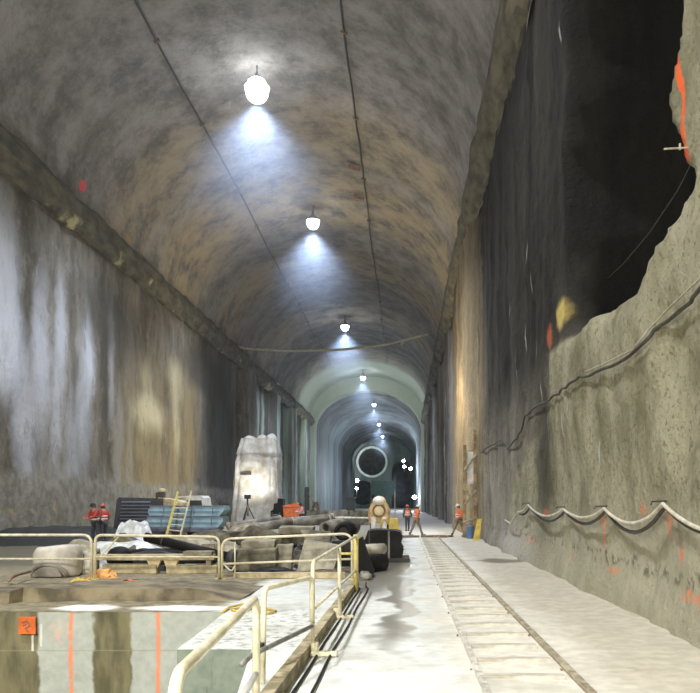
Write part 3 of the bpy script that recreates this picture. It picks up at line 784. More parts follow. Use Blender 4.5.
# muck bank along the left wall
b = MB().grid(lin(-16.85, -12.4, 50), lin(29.5, 37, 36), lambda x, y: Vector((x, y, -.05+sstep(29.5, 32.5, y)*sstep(37, 34, y)*sstep(-12.4, -13.4, x)*(.68+.16*fr((x, y, 2))))))
tag(b.build('muck_bank', MT['muck'], None, True), 'long black muck bank at the foot of the left wall', 'muck', kind='stuff')
# pale tub
g = thing('tub', 'pale grey rounded tub with a dark arch at its foot, behind the rail', 'tub', ((58-CX)*17.9/F, 17.9, 0), 0)
sh = MB().lathe([(.50, .0), (.535, .06), (.56, .3), (.55, .5), (.50, .62), (.44, .69), (.40, .70), (.38, .60), (.30, .55)], seg=32)
for v in sh.bm.verts:
    if v.co.z > .5: v.co.z += .10*v.co.x
sh.rough(.03, 2.2).build('shell', MT['tub'], g, True)
b = MB().tube([(-.40*math.cos(a), -math.sqrt(.585**2-(.40*math.cos(a))**2), .03+.26*math.sin(a)) for a in lin(0, PI, 17)], .04, 8); b.build('arch_rim', MT['pipe'], g, True)
b = MB().prism([(-.33*math.cos(a), -.46, .02+.2*math.sin(a)) for a in lin(0, PI, 15)], (0, -.115, 0)); b.build('arch_opening', MT['pipe'], g)
# rubble on the tub's right and a loose white sheet
def crumple(name, c, d, mat, label, cat, seedv, n=16, amp=.5, group=None, kind=None):
    cx, cy, cz = c; w, dp, h = d
    def fn(u, v):
        e = math.sin(PI*min(1, max(0, u)))*math.sin(PI*min(1, max(0, v)))
        q = Vector((u*3+seedv, v*3, seedv*.7))
        r = mn.ridged_multi_fractal(q, 1, 2, 4, 1, 2)*.4
        z = h*min(1, e*1.5)*(1-amp+amp*r)
        return Vector((cx+(u-.5)*w+.08*mn.noise(q*2), cy+(v-.5)*dp+.08*mn.noise(q*2+Vector((9, 9, 9))), cz+z))
    b = MB().grid(lin(0, 1, n), lin(0, 1, n), fn)
    r = bmesh.ops.extrude_face_region(b.bm, geom=list(b.bm.faces))
    for v in r['geom']:
        if isinstance(v, bmesh.types.BMVert): v.co.z -= .03
    return tag(b.build(name, mat), label, cat, group, kind)
def rock(name, c, d, mat, label, cat='rock', group=None, seedv=0, rz=0):
    b = MB().ball((0, 0, 0), (d[0]/2, d[1]/2, d[2]/2), 3); b.rough(min(d)*.28, 1.6/max(d), (seedv, 2, 5)).rough(min(d)*.1, 6/max(d), (seedv, 8, 1))
    for v in b.bm.verts: v.co.z = max(v.co.z, -d[2]*.42)
    o = b.build(name, mat); o.location = (c[0], c[1], c[2]+d[2]*.42); o.rotation_euler = (0, 0, rz)
    return tag(o, label, cat, group)
crumple('plastic_sheet', (bx(40)-1, 21, 0), (1.9, 1.4, .5), MT['sheet'], 'white plastic sheet heaped behind the pale tub', 'plastic sheet', 3)
rock('rubble_heap', ((83-CX)*19.6/F, 19.6, 0), (.7, .7, .9), MT['palblock'], 'pale rubble lump beside the pale tub', 'rubble', None, 4)
rock('rubble_heap', ((87-CX)*18.3/F, 18.3, 0), (.42, .4, .6), MT['tub'], 'white rubble lump behind the rail post with yellow foot', 'rubble', None, 9)
# compressor
Y = 36.0; g = thing('compressor', 'charcoal compressor box with a louvred grille, behind the plastic heap', 'compressor', ((134-CX)*Y/F, Y, 0), 0)
b = MB().prism([(-1.02, 0, .15), (.92, 0, .15), (.92, 0, 1.93), (-.72, 0, 1.97), (-.82, 0, 1.85)], (0, 1.5, 0)); b.build('body', MT['charcoal'], g)
b = MB().prism([(-.80, -.02, .5), (.86, -.02, .5), (.86, -.02, 1.86), (-.66, -.02, 1.88)], (0, .03, 0)); b.build('grille_frame', MT['dark'], g)
gr = MB()
for i in range(8): gr.box((.08+.01*i*.5, -.06, .62+i*.16), (1.5-.02*i, .07, .035), RX(.5))
gr.build('grille', MT['bluegrey'], g)
for x in (-.75, .75):
    for y in (.2, 1.3): MB().box((x, y, .08), (.25, .25, .17)).build('skid_foot', MT['dark'], g)
MB().tube([(.95, .4, 1.9), (.95, .4, 2.2)], .06, 8).build('exhaust', MT['dark'], g)
# cream dumper behind the blue boxes
Y = 39.0; x0 = (168-CX)*Y/F; g = thing('dumper', 'cream site dumper showing over the blue stack beside the compressor', 'vehicle', (x0, Y, 0), 0)
MB().prism([(-.75, 0, .6), (.75, 0, .6), (.75, 0, 1.72), (.4, 0, 1.86), (-.7, 0, 2.0)], (0, 1.3, 0)).build('hopper', MT['cream'], g)
MB().box((0, .7, .5), (1.4, 2.2, .25), bev=.04).build('chassis', MT['dark'], g)
for x in (-.75, .75):
    for y in (-.1, 1.5): MB().lathe([(.2, -.14), (.42, -.12), (.42, .12), (.2, .14)], (x, y, .42), 18, RY(PI/2)).build('wheel', MT['black'], g)
MB().box((-.5, .5, 2.12), (.36, .3, .3), bev=.05).build('engine_cover', MT['dark'], g)
MB().ball((-.45, .5, 2.35), (.2, .18, .12)).build('air_filter', MT['cream'], g)
# white vehicle
Y = 43.0; x0 = (194-CX)*Y/F; g = thing('van', 'white van roof showing above the blue stack behind the ladder', 'vehicle', (x0, Y, 0), 0); g.scale = (.66, .45, 1)
MB().prism([(-.95, 0, .35), (.95, 0, .35), (.95, 0, 1.25), (.78, 0, 2.0), (.6, 0, 2.12), (-.6, 0, 2.12), (-.78, 0, 2.0), (-.95, 0, 1.25)], (0, 3.6, 0)).build('body', MT['white'], g)
MB().prism([(-.76, -.02, 1.3), (.76, -.02, 1.3), (.64, -.02, 1.85), (-.64, -.02, 1.85)], (0, .03, 0)).build('rear_window', MT['glass'], g)
for x in (-.85, .85):
    for y in (.7, 2.9): MB().lathe([(.18, -.1), (.34, -.1), (.34, .1), (.18, .1)], (x, y, .34), 18, RY(PI/2)).build('wheel', MT['black'], g)
    MB().box((x*.95, -.03, 1.0), (.14, .05, .3)).build('tail_lamp', MT['red'], g)
# blue stack: three boxes
Y = 33.5; lbs = ('lowest slate-blue steel box of the blue stack', 'middle faded blue box of the blue stack', 'topmost faded blue box of the blue stack, under the ladder head')
for i, (z0, z1, a, c, m) in enumerate(((.42, .62, 146, 218, 'bluegrey'), (.62, 1.12, 146, 223, 'blue'), (1.12, 1.60, 149, 224, 'blue'))):
    xa, xb = (a-CX)*Y/F, (c-CX)*Y/F
    g = thing('formwork_box', lbs[i], 'formwork box', ((xa+xb)/2, Y, z0), 0, 'blue boxes stacked by the ladder')
    w = xb-xa; h = z1-z0-.01
    MB().prism([(-w/2, 0, .03), (w/2-.22, 0, .0), (w/2, 0, h*.55), (w/2-.05, 0, h), (-w/2+.1, 0, h-.02), (-w/2-.05, 0, h*.5)], (0, 1.2, 0)).build('shell', MT[m], g)
    MB().box((0, -.02, h*.93), (w*.97, .07, .06)).build('lip', MT['bluegrey'], g)
    MB().box((-.1, -.02, h*.42), (w*.93, .05, .035)).build('rib', MT['bluegrey'], g)
    for x in (-w*.3, w*.1, w*.35): MB().tube([(x, -.04, h*.2), (x, -.04, h*.8)], .02, 6).build('strap', MT['bluegrey'], g)
for x in (-10.4, -8.3): tag(MB().box((x, 34.5, .21), (.3, 2.2, .41), bev=.03).build('bearer_timber', MT['timber']), 'dark bearer timber under the blue stack, '+('compressor end' if x < -9 else 'white tower end'), 'timber')
# ladder
def lerp(a, c, t): return a+(c-a)*t
b0, b1 = at(165, 541, 32.2), at(178.5, 543, 32.2); t0_, t1_ = at(178, 492, 33.2), at(191.5, 491, 33.2)
g = thing('ladder', 'yellow ladder leaning against the blue stack', 'ladder', (b0.x, b0.y, 0), 0)
o0 = Vector((b0.x, b0.y, 0))
b0, b1, t0_, t1_ = b0-o0, b1-o0, t0_-o0, t1_-o0
ex = lambda p, q: p-(q-p)*.0
for p, q, m, r in ((b0, t0_, 'rail_yellow', .055), (b1, t1_, 'rail_paint', .04)):
    p2 = p-(q-p)*(p.z/(q.z-p.z)); MB().tube([p2, q], r, 6).build('stile', MT[m], g)
for k in range(1, 9):
    u = k/9; MB().tube([lerp(b0, t0_, u), lerp(b1, t1_, u)], .022, 6).build('rung', MT['rail_paint'], g)
# crumpled plastic heap
crumple('plastic_sheet', ((134-CX)*30.3/F, 30.3, 0), (1.75, 1.6, 1.3), MT['sheet'], 'crumpled white plastic heap in front of the compressor', 'plastic sheet', 11, 26, .6)
crumple('plastic_sheet', ((122-CX)*21.5/F, 21.5, .28), (2.6, 1.6, .42), MT['sheet'], 'long white plastic sheet lying over the skid frame', 'plastic sheet', 21, 20, .5)
crumple('plastic_sheet', ((98-CX)*20/F, 20.0, 0), (1.1, 1.0, .5), MT['sheet'], 'white plastic sheet bunched by the yellow rail foot', 'plastic sheet', 31, 14, .5)
# olive plate leaning, dark underside
b = MB().prism([at(108, 540, 24.5), at(122, 535, 24.5), at(146, 549, 24.5), at(130, 553, 24.5), at(104, 552, 24.5)], (0, .25, 0))
tag(b.cut(1).rough(.03, 2).build('steel_plate', MT['mudplate']), 'olive muddy plate tilted above the white sheet', 'plate')
b = MB().prism([at(120, 533, 25), at(152, 549, 25), at(146, 552, 25), at(116, 535, 25)], (0, .4, 0))
tag(b.build('timber_plank', MT['charcoal']), 'dark plank sloping beside the olive plate', 'plank')
crumple('tarpaulin', ((160-CX)*20.4/F, 20.4, 0), (3.2, 1.0, .62), MT['black'], 'black sheet put in as the dark shade behind the skid frame', 'tarpaulin', 61, 18, .6)  # crumpled black sheet stands in for the dark gaps between the beams
crumple('tarpaulin', ((275-CX)*18.2/F, 18.2, 0), (1.3, .5, .2), MT['black'], 'black strip put in as the dark gap low before the concrete blocks', 'tarpaulin', 63, 12, .5)  # black strip stands in for the shaded gap below the mid rail
# black pipe across the heap
g = thing('black_pipe', 'long black pipe sloping across the heap in front of the ladder', 'pipe', at(190, 548, 19.0), 0)
c0, c1 = at(146, 537, 19.3)-g.location, at(236, 559, 18.6)-g.location
MB().tube([c0, c1], .12, 14).build('pipe_body', MT['black'], g, True)
MB().tube([lerp(c0, c1, .93), c1+(c1-c0)*.004], .19, 14).build('socket', MT['dark'], g, True)
MB().tube([lerp(c0, c1, .2), lerp(c0, c1, .21)], .135, 14).build('band', MT['dark'], g, True)
# skid frame
Y = 18.3; x0 = (152-CX)*Y/F; g = thing('skid_frame', 'beige muddy steel skid frame with triangular brackets behind the rail', 'steel frame', (x0, Y, 0), 0)
zz = lambda py: EYE-(py-CY)*Y/F
xx = lambda px: (px-CX)*Y/F-x0
b = MB().box(((xx(90)+xx(215))/2, 0, zz(557)), (xx(215)-xx(90), .22, .14), bev=.01); b.cut(2).rough(.012, 3).build('top_beam', MT['beige'], g)
b = MB().box(((xx(185)+xx(214))/2, -.06, zz(553)), (xx(214)-xx(185), .3, .1), bev=.02); b.cut(1).rough(.02, 4).build('clod', MT['palblock'], g)
for a, c, m in ((147, 162, 571), (164, 179, 575)):
    MB().prism([(xx(a), -.06, zz(559)), (xx(c), -.06, zz(559)), (xx((a+c)/2+2), -.06, zz(m)), (xx((a+c)/2-2), -.06, zz(m))], (0, .12, 0)).build('bracket', MT['cream'], g)
MB().box(((xx(104)+xx(158))/2, .02, .12), (xx(158)-xx(104), .3, .22), bev=.02).cut(1).rough(.012, 3).build('base_beam', MT['beige'], g)
MB().box(((xx(168)+xx(218))/2, .05, .1), (xx(218)-xx(168), .3, .2), bev=.02).cut(1).rough(.03, 3).build('base_beam', MT['beige'], g)
for px in (94, 208): MB().box((xx(px), .1, (zz(557))/2), (.12, .14, zz(557))).build('post', MT['steel'], g)
Y2 = 19.4; x0 = (120-CX)*Y2/F
g = thing('pump', 'black pump half hidden under the skid frame', 'pump', (x0, Y2, 0), 0)
MB().ball((0, 0, .3), (.34, .3, .3), 3).build('casing', MT['black'], g, True)
MB().tube(fillet([(.2, 0, .3), (.9, -.1, .42), (1.5, 0, .3)], .3), .1, 10).build('outlet_pipe', MT['dark'], g, True)
MB().box((.1, 0, .05), (.8, .5, .1)).build('base', MT['dark'], g)
g = thing('pump', 'dark grey pump between the two triangular brackets and the rail post', 'pump', ((196-CX)*Y2/F, Y2, 0), 0)
MB().lathe([(.12, -.4), (.26, -.36), (.26, .2), (.14, .36), (.14, .5)], (0, 0, .34), 16, RY(PI/2)).build('casing', MT['dark'], g, True)
MB().box((0, 0, .05), (.9, .4, .1)).build('base', MT['black'], g)
MB().box((.05, -.05, .14), (.5, .5, .06)).build('white_lid', MT['sheet'], g)
# yellow and orange rags on the ground
crumple('rag', ((101-CX)*17.05/F, 17.15, 0), (.62, .4, .26), M('orange_yellow_cloth', (.75, .45, .14), .8, .4, 3, c2=(.7, .3, .12)), 'orange-yellow rag bundle at the foot of the rail post', 'rag', 41, 12, .4)
tag(MB().tube(onfloor([(72, 583), (78, 579), (86, 581), (92, 584), (84, 585)], .05), .05, 7).build('hose', MT['yellow'], None, True), 'short yellow hose on the mud beside the pale tub', 'hose')
tag(MB().tube(onfloor([(118, 583), (128, 581), (140, 584), (135, 586)], .04), .045, 7).build('hose', MT['orange'], None, True), 'short orange hose on the mud below the skid frame', 'hose')
tag(MB().tube([(x, y, z+.14) for x, y, z in onfloor([(9, 588), (12, 584), (18, 581), (30, 578)], .05)], .032, 7).build('pipe_stub', MT['rust'], None, True), 'bent rusty pipe stub on the mud at far left', 'pipe')

# ================================================================== MIDDLE HEAP
b = MB().grid(lin(-9.5, -1.6, 60), lin(19.5, 29, 50), lambda x, y: Vector((x, y, -.04+sstep(19.5, 21.5, y)*sstep(29, 26, y)*sstep(-9.5, -8, x)*sstep(-1.6, -2.6, x)*(.38+.3*fr((x*.7, y*.7, 5))+.1*fr((x*3, y*3, 2))))))
tag(b.build('rubble_heap', MT['rubble']), 'broad brown rubble heap under the blocks and pipes', 'rubble', kind='stuff')
def heapz(x, y): return -.04+sstep(19.5, 21.5, y)*sstep(29, 26, y)*sstep(-9.5, -8, x)*sstep(-1.6, -2.6, x)*(.38+.3*fr((x*.7, y*.7, 5))+.1*fr((x*3, y*3, 2)))
for nm_, m_, n_, lb_ in (('rubble', 'palblock', 110, 'pale broken stones strewn over the brown rubble heap'), ('debris', 'muck', 130, 'dark broken offcuts strewn over the brown rubble heap')):
    b = MB()
    for i in range(n_):
        x, y = random.uniform(-6.6, -2.0), random.uniform(18.8, 27); r = random.uniform(.05, .2)
        R3 = RZ(random.uniform(0, 6)) @ RX(random.uniform(-.5, .5))
        b.box((x, y, max(0, heapz(x, y))+r*.25), (r*random.uniform(.6, 3.2), r, r*random.uniform(.4, .9)), R3, random.uniform(.6, 1))
    tag(b.rough(.03, 6).build(nm_, MT[m_]), lb_, 'rubble', kind='stuff')
def blk(px0, px1, py0, py1, Y, d, m, label, rz=0, tilt=0, grp='concrete blocks behind the rail', zf=None):
    a, c = at(px0, py1, Y), at(px1, py0, Y)
    z0 = max(0, a.z) if zf is None else zf
    b = MB().box((0, 0, 0), (c.x-a.x, d, c.z-z0), bev=.03).cut(2).rough(.035, 2.5, (px0, py0, 1))
    o = b.build('concrete_block', MT[m]); o.location = ((a.x+c.x)/2, Y+d/2, (z0+c.z)/2); o.rotation_euler = (0, tilt, rz)
    return tag(o, label, 'concrete block', grp)
blk(236, 276, 549, 571, 18.6, 1.0, 'block', 'dark grey-green block left of the lighter upright block')
blk(239, 272, 541, 549, 19.0, 1.1, 'palblock', 'flat pale slab on top of the dark grey-green block', .08, 0)
blk(275, 291, 545, 571, 19.0, .6, 'palblock', 'small upright pale block between the dark block and the leaning slab', .1, .04)
blk(277, 312, 527, 534, 23, 1.2, 'palblock', 'pale flat-topped block above the leaning slab', .05)
blk(279, 310, 534, 545, 23.2, 1.1, 'block', 'dark block under the pale flat-topped block', .0)
blk(222, 262, 532, 542, 24, 1.4, 'rubble', 'brown block behind the rail post, under the grey pipes', .15)
b = MB().prism([at(297, 571, 18.2), at(334, 569, 18.2), at(340, 546, 18.6), at(304, 540, 18.6)], (0, .5, 0))
tag(b.cut(2).rough(.03, 2).build('concrete_slab', MT['palblock']), 'large pale slab leaning behind the near rail', 'slab')
b = MB().prism([at(306, 541, 19.4), at(330, 543, 19.4), at(331, 532, 19.8), at(300, 530, 19.8)], (0, .5, 0))
tag(b.cut(2).rough(.03, 2).build('concrete_slab', MT['block']), 'greyer slab standing right behind the large pale slab', 'slab')
for i, (px, py, Y, w, h) in enumerate(((192, 545, 22.5, 1.5, .75), (208, 538, 23.5, 1.4, .8), (228, 550, 21.0, .8, .5), (258, 537, 22, 1.4, .7), (247, 531, 25, 1.2, .8), (320, 552, 22, 1.3, .8))):
    rock('rubble_lump', ((px-CX)*Y/F, Y, at(px, py, Y).z-h*.55), (w, w*.8, h), MT['rubble' if i % 2 else 'palblock'],
         ('pale muddy lump under the black pipe, left of the rail post', 'brown muddy lump behind the black pipe end', 'small pale lump at the lower end of the black pipe', 'brown lump behind the flat pale slab', 'pale lump at the left end of the grey pipes', 'brown lump behind the leaning slab')[i], 'rubble', None, i*5)
for i, (p0, p1, Y, r, lb) in enumerate((((240, 530), (292, 522), 28.2, .17, 'grey pipe on the heap, lowest of the bundle'), ((255, 527), (330, 520), 30, .17, 'grey pipe on the heap, second of the bundle from below'),
                                        ((283, 522), (332, 517.5), 31.5, .17, 'grey pipe on the heap, topmost and farthest right of the bundle'), ((228, 526), (280, 519), 32, .15, 'grey pipe on the heap, ending nearest the white tower'))):
    a, c = at(*p0, Y), at(*p1, Y+1.5)
    g = thing('grey_pipe', lb, 'pipe', (a+c)/2, 0, 'grey pipes on the heap'); m_ = (a+c)/2
    MB().tube([a-m_, c-m_], r, 14).build('pipe_body', MT['pipe'], g, True)
    for e in (a, c): MB().tube([(e-m_)*.96, (e-m_)*1.0+(e-m_).normalized()*.02], r*1.15, 14).build('collar', MT['steel'], g, True)
tag(MB().tube([at(215, 577, 17.3), at(290, 573, 17.4), at(350, 571, 17.5)], .04, 8).build('rusty_pipe', MT['rust']), 'long thin rusty pipe lying along the foot of the blocks', 'pipe')
tag(MB().box((0, 0, 0), (2.5, .25, .12)).cut(2).rough(.01, 3).build('timber_plank', MT['beige']), 'beige plank on the ground below the rusty pipe', 'plank')
bpy.data.objects['timber_plank.001'].location = ((290-CX)*17.1/F, 17.1, .075)

# ================================================================== BLACK MATS AND ROLLS BY THE TRACK
Y = 21.8; g = thing('black_box', 'big black rubber-covered box with a pale strap beside the puddle', 'box', ((384-CX)*Y/F, Y, 0), 0)
w0, w1 = (364-384)*Y/F, (402-384)*Y/F
b = MB().prism([(w0, 0, .1), (w1, 0, .12), (w1+.04, 0, .35), (w1-.05, 0, .5), (w1+.02, 0, .68), (w1-.06, 0, .86), (w1-.2, 0, .9), (-.1, 0, .92), (w0+.1, 0, .9), (w0, 0, .6)], (0, 1.6, 0)); b.cut(2).rough(.025, 3).build('body', MT['black'], g)
MB().box((.14, -.035, .5), (.05, .03, .8)).build('strap', MT['pipe'], g)['label'] = 'pale grey strap'
MB().box((-.42, -.035, .5), (.04, .03, .8)).build('strap', MT['dark'], g)
MB().box((.05, .6, .06), (1.35, 1.4, .12)).build('pallet', MT['dark'], g)
Y = 18.7
def roll(name, p0, p1, Y0, Y1, r, m, lb, hole=True, grp=None, z0=None):
    a, c = at(*p0, Y0), at(*p1, Y1); m_ = (a+c)/2
    g = thing(name, lb, 'roll', m_, 0, grp); d = (c-a).normalized()
    q = d.to_track_quat('Z', 'Y').to_matrix(); L_ = (c-a).length
    b = MB().lathe([(r*.55, -L_/2+.12), (r*.6, -L_/2), (r, -L_/2), (r*1.02, 0), (r, L_/2), (r*.6, L_/2), (r*.55, L_/2-.12)], (0, 0, 0), 20, q)
    b.rough(r*.12, 2.2/r*.3).build('sheet_roll', MT[m], g, True)
    for s in (-1, 1): MB().lathe([(r*.54, -.02), (r*.54, .02)], q @ Vector((0, 0, s*(L_/2-.1))), 16, q).build('core', MT['muck'], g)
    return g
roll('mat_roll', (359, 551), (383, 549), 19.0, 19.6, .155, 'hose', 'pale grey plastic roll lying on the black roll', grp='mat rolls beside the near rail end')
roll('mat_roll', (361, 565), (382, 563), 18.6, 19.3, .235, 'black', 'black mat roll lying on the slab under the pale roll', grp='mat rolls beside the near rail end')
roll('vent_duct', (343, 532), (352, 527), 21.5, 24, .26, 'black', 'black ribbed duct with its open end facing the rail corner')
roll('vent_duct', (325, 528), (340, 524), 24, 25, .2, 'pipe', 'grey duct lying left of the black open-ended duct')
b = MB().prism([at(357, 541, 17.4), at(362, 537, 17.4), at(373, 572, 17.4), at(372, 578, 17.4), at(359, 577, 17.4)], (0, .5, 0))
tag(b.cut(2).rough(.03, 3).build('rubber_mat', MT['black']), 'black rubber mat draped beside the yellow end post', 'mat')
crumple('tarpaulin', ((322-CX)*26/F, 26, .3), (1.4, 1.2, .5), MT['pipe'], 'grey crumpled tarpaulin beside the ducts', 'tarpaulin', 51, 16, .5)
blk(332, 358, 541, 571, 20.3, .7, 'muck', 'black block in shadow behind the rounded rail corner', 0, 0, None)
rock('rubber_lump', ((366-CX)*16.9/F, 16.9, 0), (.26, .3, .22), MT['pipe'], 'small grey lump below the draped black mat', 'rubble', None, 77)

# ================================================================== BACKGROUND MACHINES
Y = 47.0; k = sc(Y); g = thing('locomotive', 'tan works locomotive with white domed top facing the camera', 'locomotive', ((379-CX)*Y/F, Y, 0), 0)
b = MB().prism([(-.62, 0, .45), (.62, 0, .45), (.66, 0, 1.2), (.5, 0, 1.62), (.3, 0, 1.82), (-.3, 0, 1.82), (-.5, 0, 1.62), (-.66, 0, 1.2)], (0, 2.6, 0)); b.build('hood', MT['tan'], g)
MB().ball((0, .3, 1.8), (.42, .5, .34), 3).build('dome', MT['hat_white'], g, True)
MB().lathe([(.28, -.03), (.3, .03), (.12, .06)], (0, -.03, 1.22), 20, RX(PI/2)).build('headlamp', MT['cream'], g)
MB().lathe([(.42, 0), (.42, .05), (.34, .05), (.34, 0)], (0, -.01, 1.22), 24, RX(PI/2)).build('radiator_ring', MT['rust'], g)
for s in (-1, 1):
    MB().box((.34*s, -.05, .42), (.28, .2, .84), bev=.03).build('buffer_leg', MT['white'], g)
    MB().box((.62*s, .1, 1.0), (.12, .3, .7)).build('side_tank', MT['timber'], g)
    for y in (.5, 2): MB().lathe([(.3, -.06), (.3, .06)], (.5*s, y, .3), 18, RY(PI/2)).build('wheel', MT['dark'], g)
Y = 43.0; g = thing('grout_pump', 'small yellow grout pump with upright pipe right of the locomotive', 'pump', ((394-CX)*Y/F, Y, 0), 0)
MB().box((0, 0, .5), (.6, .6, .7), taper=.75, bev=.05).build('hopper', MT['yellow'], g)
MB().box((0, 0, .1), (.9, .7, .12)).build('skid', MT['timber'], g)
MB().tube([(.05, 0, .8), (.05, 0, 2.4)], .028, 8).build('riser', MT['steel'], g)
MB().tube(fillet([(-.3, 0, .5), (-.6, -.1, .9), (-.75, 0, .3)], .3), .07, 8).build('outlet_hose', MT['rail_yellow'], g, True)
for i, (a, c, lb) in enumerate(((306, 328, 'low dark barrier behind the grey pipes, left of three'), (329, 348, 'low dark barrier behind the black duct, middle of three'), (349, 371, 'low dark barrier left of the locomotive, right of three'))):
    Y = 58; xa, xb = (a-CX)*Y/F, (c-CX)*Y/F
    o = MB().prism([(-(xb-xa)/2, 0, 0), (-(xb-xa)/2, .5, 0), (-(xb-xa)/2, .35, 1.15), (-(xb-xa)/2, .15, 1.15)], (xb-xa, 0, 0)).cut(1).rough(.02, 2).build('road_barrier', MT['pipe' if i == 1 else 'block'])
    o.location = ((xa+xb)/2, Y, 0); tag(o, lb, 'barrier', 'low barriers behind the heap')
Y = 56; g = thing('pipe_barrier', 'long cream pipe handrail in front of the low dark barriers', 'railing', ((338-CX)*Y/F, Y, 0))
L_ = 66*Y/F
MB().tube([(-L_/2, 0, EYE-14*Y/F), (L_/2, 0, EYE-15*Y/F)], .07, 8).build('top_rail', MT['rail_paint'], g)
for x in (-L_/2, -L_/6, L_/6, L_/2): MB().tube([(x, 0, 0), (x, 0, EYE-14.5*Y/F)], .06, 8).build('post', MT['rail_paint'], g)
Y = 72; g = thing('control_cabin', 'dark square cabin standing behind the low barriers', 'cabin', ((350.5-CX)*Y/F, Y, 0))
MB().box((0, 0, 1.1), (.85, .9, 2.1), bev=.04).build('shell', MT['dark'], g)
MB().box((0, -.46, 1.4), (.5, .03, .6)).build('window', MT['glass'], g)
MB().box((0, 0, 2.2), (1.0, 1.05, .1)).build('roof', MT['charcoal'], g)
# orange skip with dark machine beside
Y = 54; g = thing('skip', 'orange steel skip by the left wall beside the white tower', 'skip', ((291.5-CX)*Y/F, Y, 0))
MB().prism([(-.5, 0, .2), (.5, 0, .2), (.62, 0, 1.5), (.3, 0, 1.72), (-.1, 0, 1.62), (-.62, 0, 1.5)], (0, 1.4, 0)).build('hull', MT['orange'], g)
for s in (-1, 1): MB().box((.4*s, .7, .1), (.16, 1.4, .2)).build('skid', MT['dark'], g)
MB().tube([(-.6, -.03, 1.46), (.6, -.03, 1.46)], .05, 8).build('rim', MT['orange'], g)
Y = 57; g = thing('winch', 'black winch machine between the white tower and the orange skip', 'machine', ((276.5-CX)*Y/F, Y, 0))
MB().prism([(-.45, 0, 0), (.5, 0, 0), (.5, 0, 2.0), (.1, 0, 2.05), (.05, 0, 1.7), (-.2, 0, 1.65), (-.25, 0, 1.2), (-.45, 0, 1.1)], (0, 1.0, 0)).build('housing', MT['black'], g)
MB().lathe([(.3, -.3), (.3, -.25), (.18, -.25), (.18, .25), (.3, .25), (.3, .3)], (0, -.2, .7), 18, RY(PI/2)).build('drum', MT['dark'], g)
Y = 62; g = thing('drill_rig', 'dark upright drill column right of the orange skip', 'machine', ((307-CX)*Y/F, Y, 0))
MB().box((0, 0, 1.5), (.36, .4, 3.0), bev=.05).build('mast', MT['dark'], g)
MB().box((0, 0, .15), (1.1, 1.0, .3)).build('base', MT['dark'], g)
MB().tube([(.1, 0, 2.6), (1.2, .1, .4)], .06, 8).build('stay', MT['steel'], g)
Y = 61; g = thing('trestle', 'rusty timber trestle beside the dark drill column', 'trestle', ((315-CX)*Y/F, Y, 0))
for s in (-1, 1):
    MB().tube([(.55*s, 0, 0), (.1*s, .05, 1.7)], .07, 6).build('leg', MT['rust'], g)
    MB().tube([(.55*s, .7, 0), (.1*s, .65, 1.7)], .07, 6).build('leg', MT['rust'], g)
MB().box((0, .35, 1.72), (.4, .9, .14)).build('head_beam', MT['rust'], g)
MB().tube([(-.35, 0, .8), (.35, 0, .8)], .05, 6).build('crossbar', MT['rust'], g)

# white wrapped tower
Y = 67.0; k = sc(Y); g = thing('wrapped_tower', 'tall white tarpaulin-wrapped tower against the left wall', 'tower', ((254-CX)*Y/F, Y, 0))
pxs = lambda px: (px-254)*k
pz = lambda py: EYE-(py-CY)*k
NS = 40
def tower(u, v):
    # u 0..1 around, v 0..1 up
    z = v*pz(438)
    py = CY-(z-EYE)/k
    xl = interp([(436, pxs(241)), (455, pxs(236)), (470, pxs(233)), (490, pxs(231)), (520, pxs(230))], py)
    xr = interp([(436, pxs(273)), (460, pxs(276)), (500, pxs(278)), (520, pxs(272))], py)
    a = u*2*PI; cx, hw = (xl+xr)/2, (xr-xl)/2
    ca, sa = math.cos(a), math.sin(a)
    kx = math.copysign(abs(ca)**.35, ca); ky = math.copysign(abs(sa)**.35, sa)
    f = .10*math.sin(a*13+mn.noise(Vector((0, 0, z*.5)))*2)+.22*mn.noise(Vector((ca*2, sa*2, z*.45)))+.08*mn.noise(Vector((ca*5, sa*5, z*1.5)))
    if py < 455: f += .15
    return Vector((cx+(hw+f*.6)*kx, 1.6+(1.5+f)*ky, z))
b = MB().grid(lin(0, 1, 73), lin(0, 1, 44), tower)
bmesh.ops.remove_doubles(b.bm, verts=list(b.bm.verts), dist=.002)
b.build('wrap', MT['tarp'], g, True)
for c, r in (((pxs(247.5), 1.3, pz(441)), (.62, 1.1, .62)), ((pxs(259.5), 1.5, pz(440)), (.52, 1.2, .6)), ((pxs(268.5), 1.4, pz(439.5)), (.50, 1.3, .62))):
    bb = MB().ball(c, r, 3); bb.rough(.09, 1.6); bb.build('crown_bulge', MT['tarp'], g, True)
b = MB().grid(lin(0, 1, 14), lin(0, 1, 12), lambda u, v: Vector((pxs(243)+(pxs(263)-pxs(243))*u, -.12-.1*v+.06*mn.noise(Vector((u*4, v*4, 1))), pz(469-13*v-(2*math.sin(u*PI))))))
b.build('apron', MT['tarp'], g, True)
MB().box((pxs(246), -.15, pz(474)), (.9, .2, .16)).build('lamp_hood', MT['dark'], g)
# tripod rig with lamp in front
Y = 61.5; g = thing('lamp_tripod', 'dark tripod work lamp standing in front of the white tower', 'work lamp', ((247.5-CX)*Y/F, Y, 0))
for a in (0.3, 2.4, 4.5): MB().tube([(.75*math.cos(a), .75*math.sin(a), 0), (0, 0, 1.5)], .05, 6).build('leg', MT['dark'], g)
MB().tube([(0, 0, 1.2), (0, 0, 2.2)], .07, 8).build('mast', MT['dark'], g)
MB().box((0, 0, 2.2), (.5, .25, .34), bev=.04).build('lamp_head', MT['dark'], g)
MB().box((.05, -.1, 1.1), (.16, .1, .9)).build('cable_box', MT['pipe'], g)

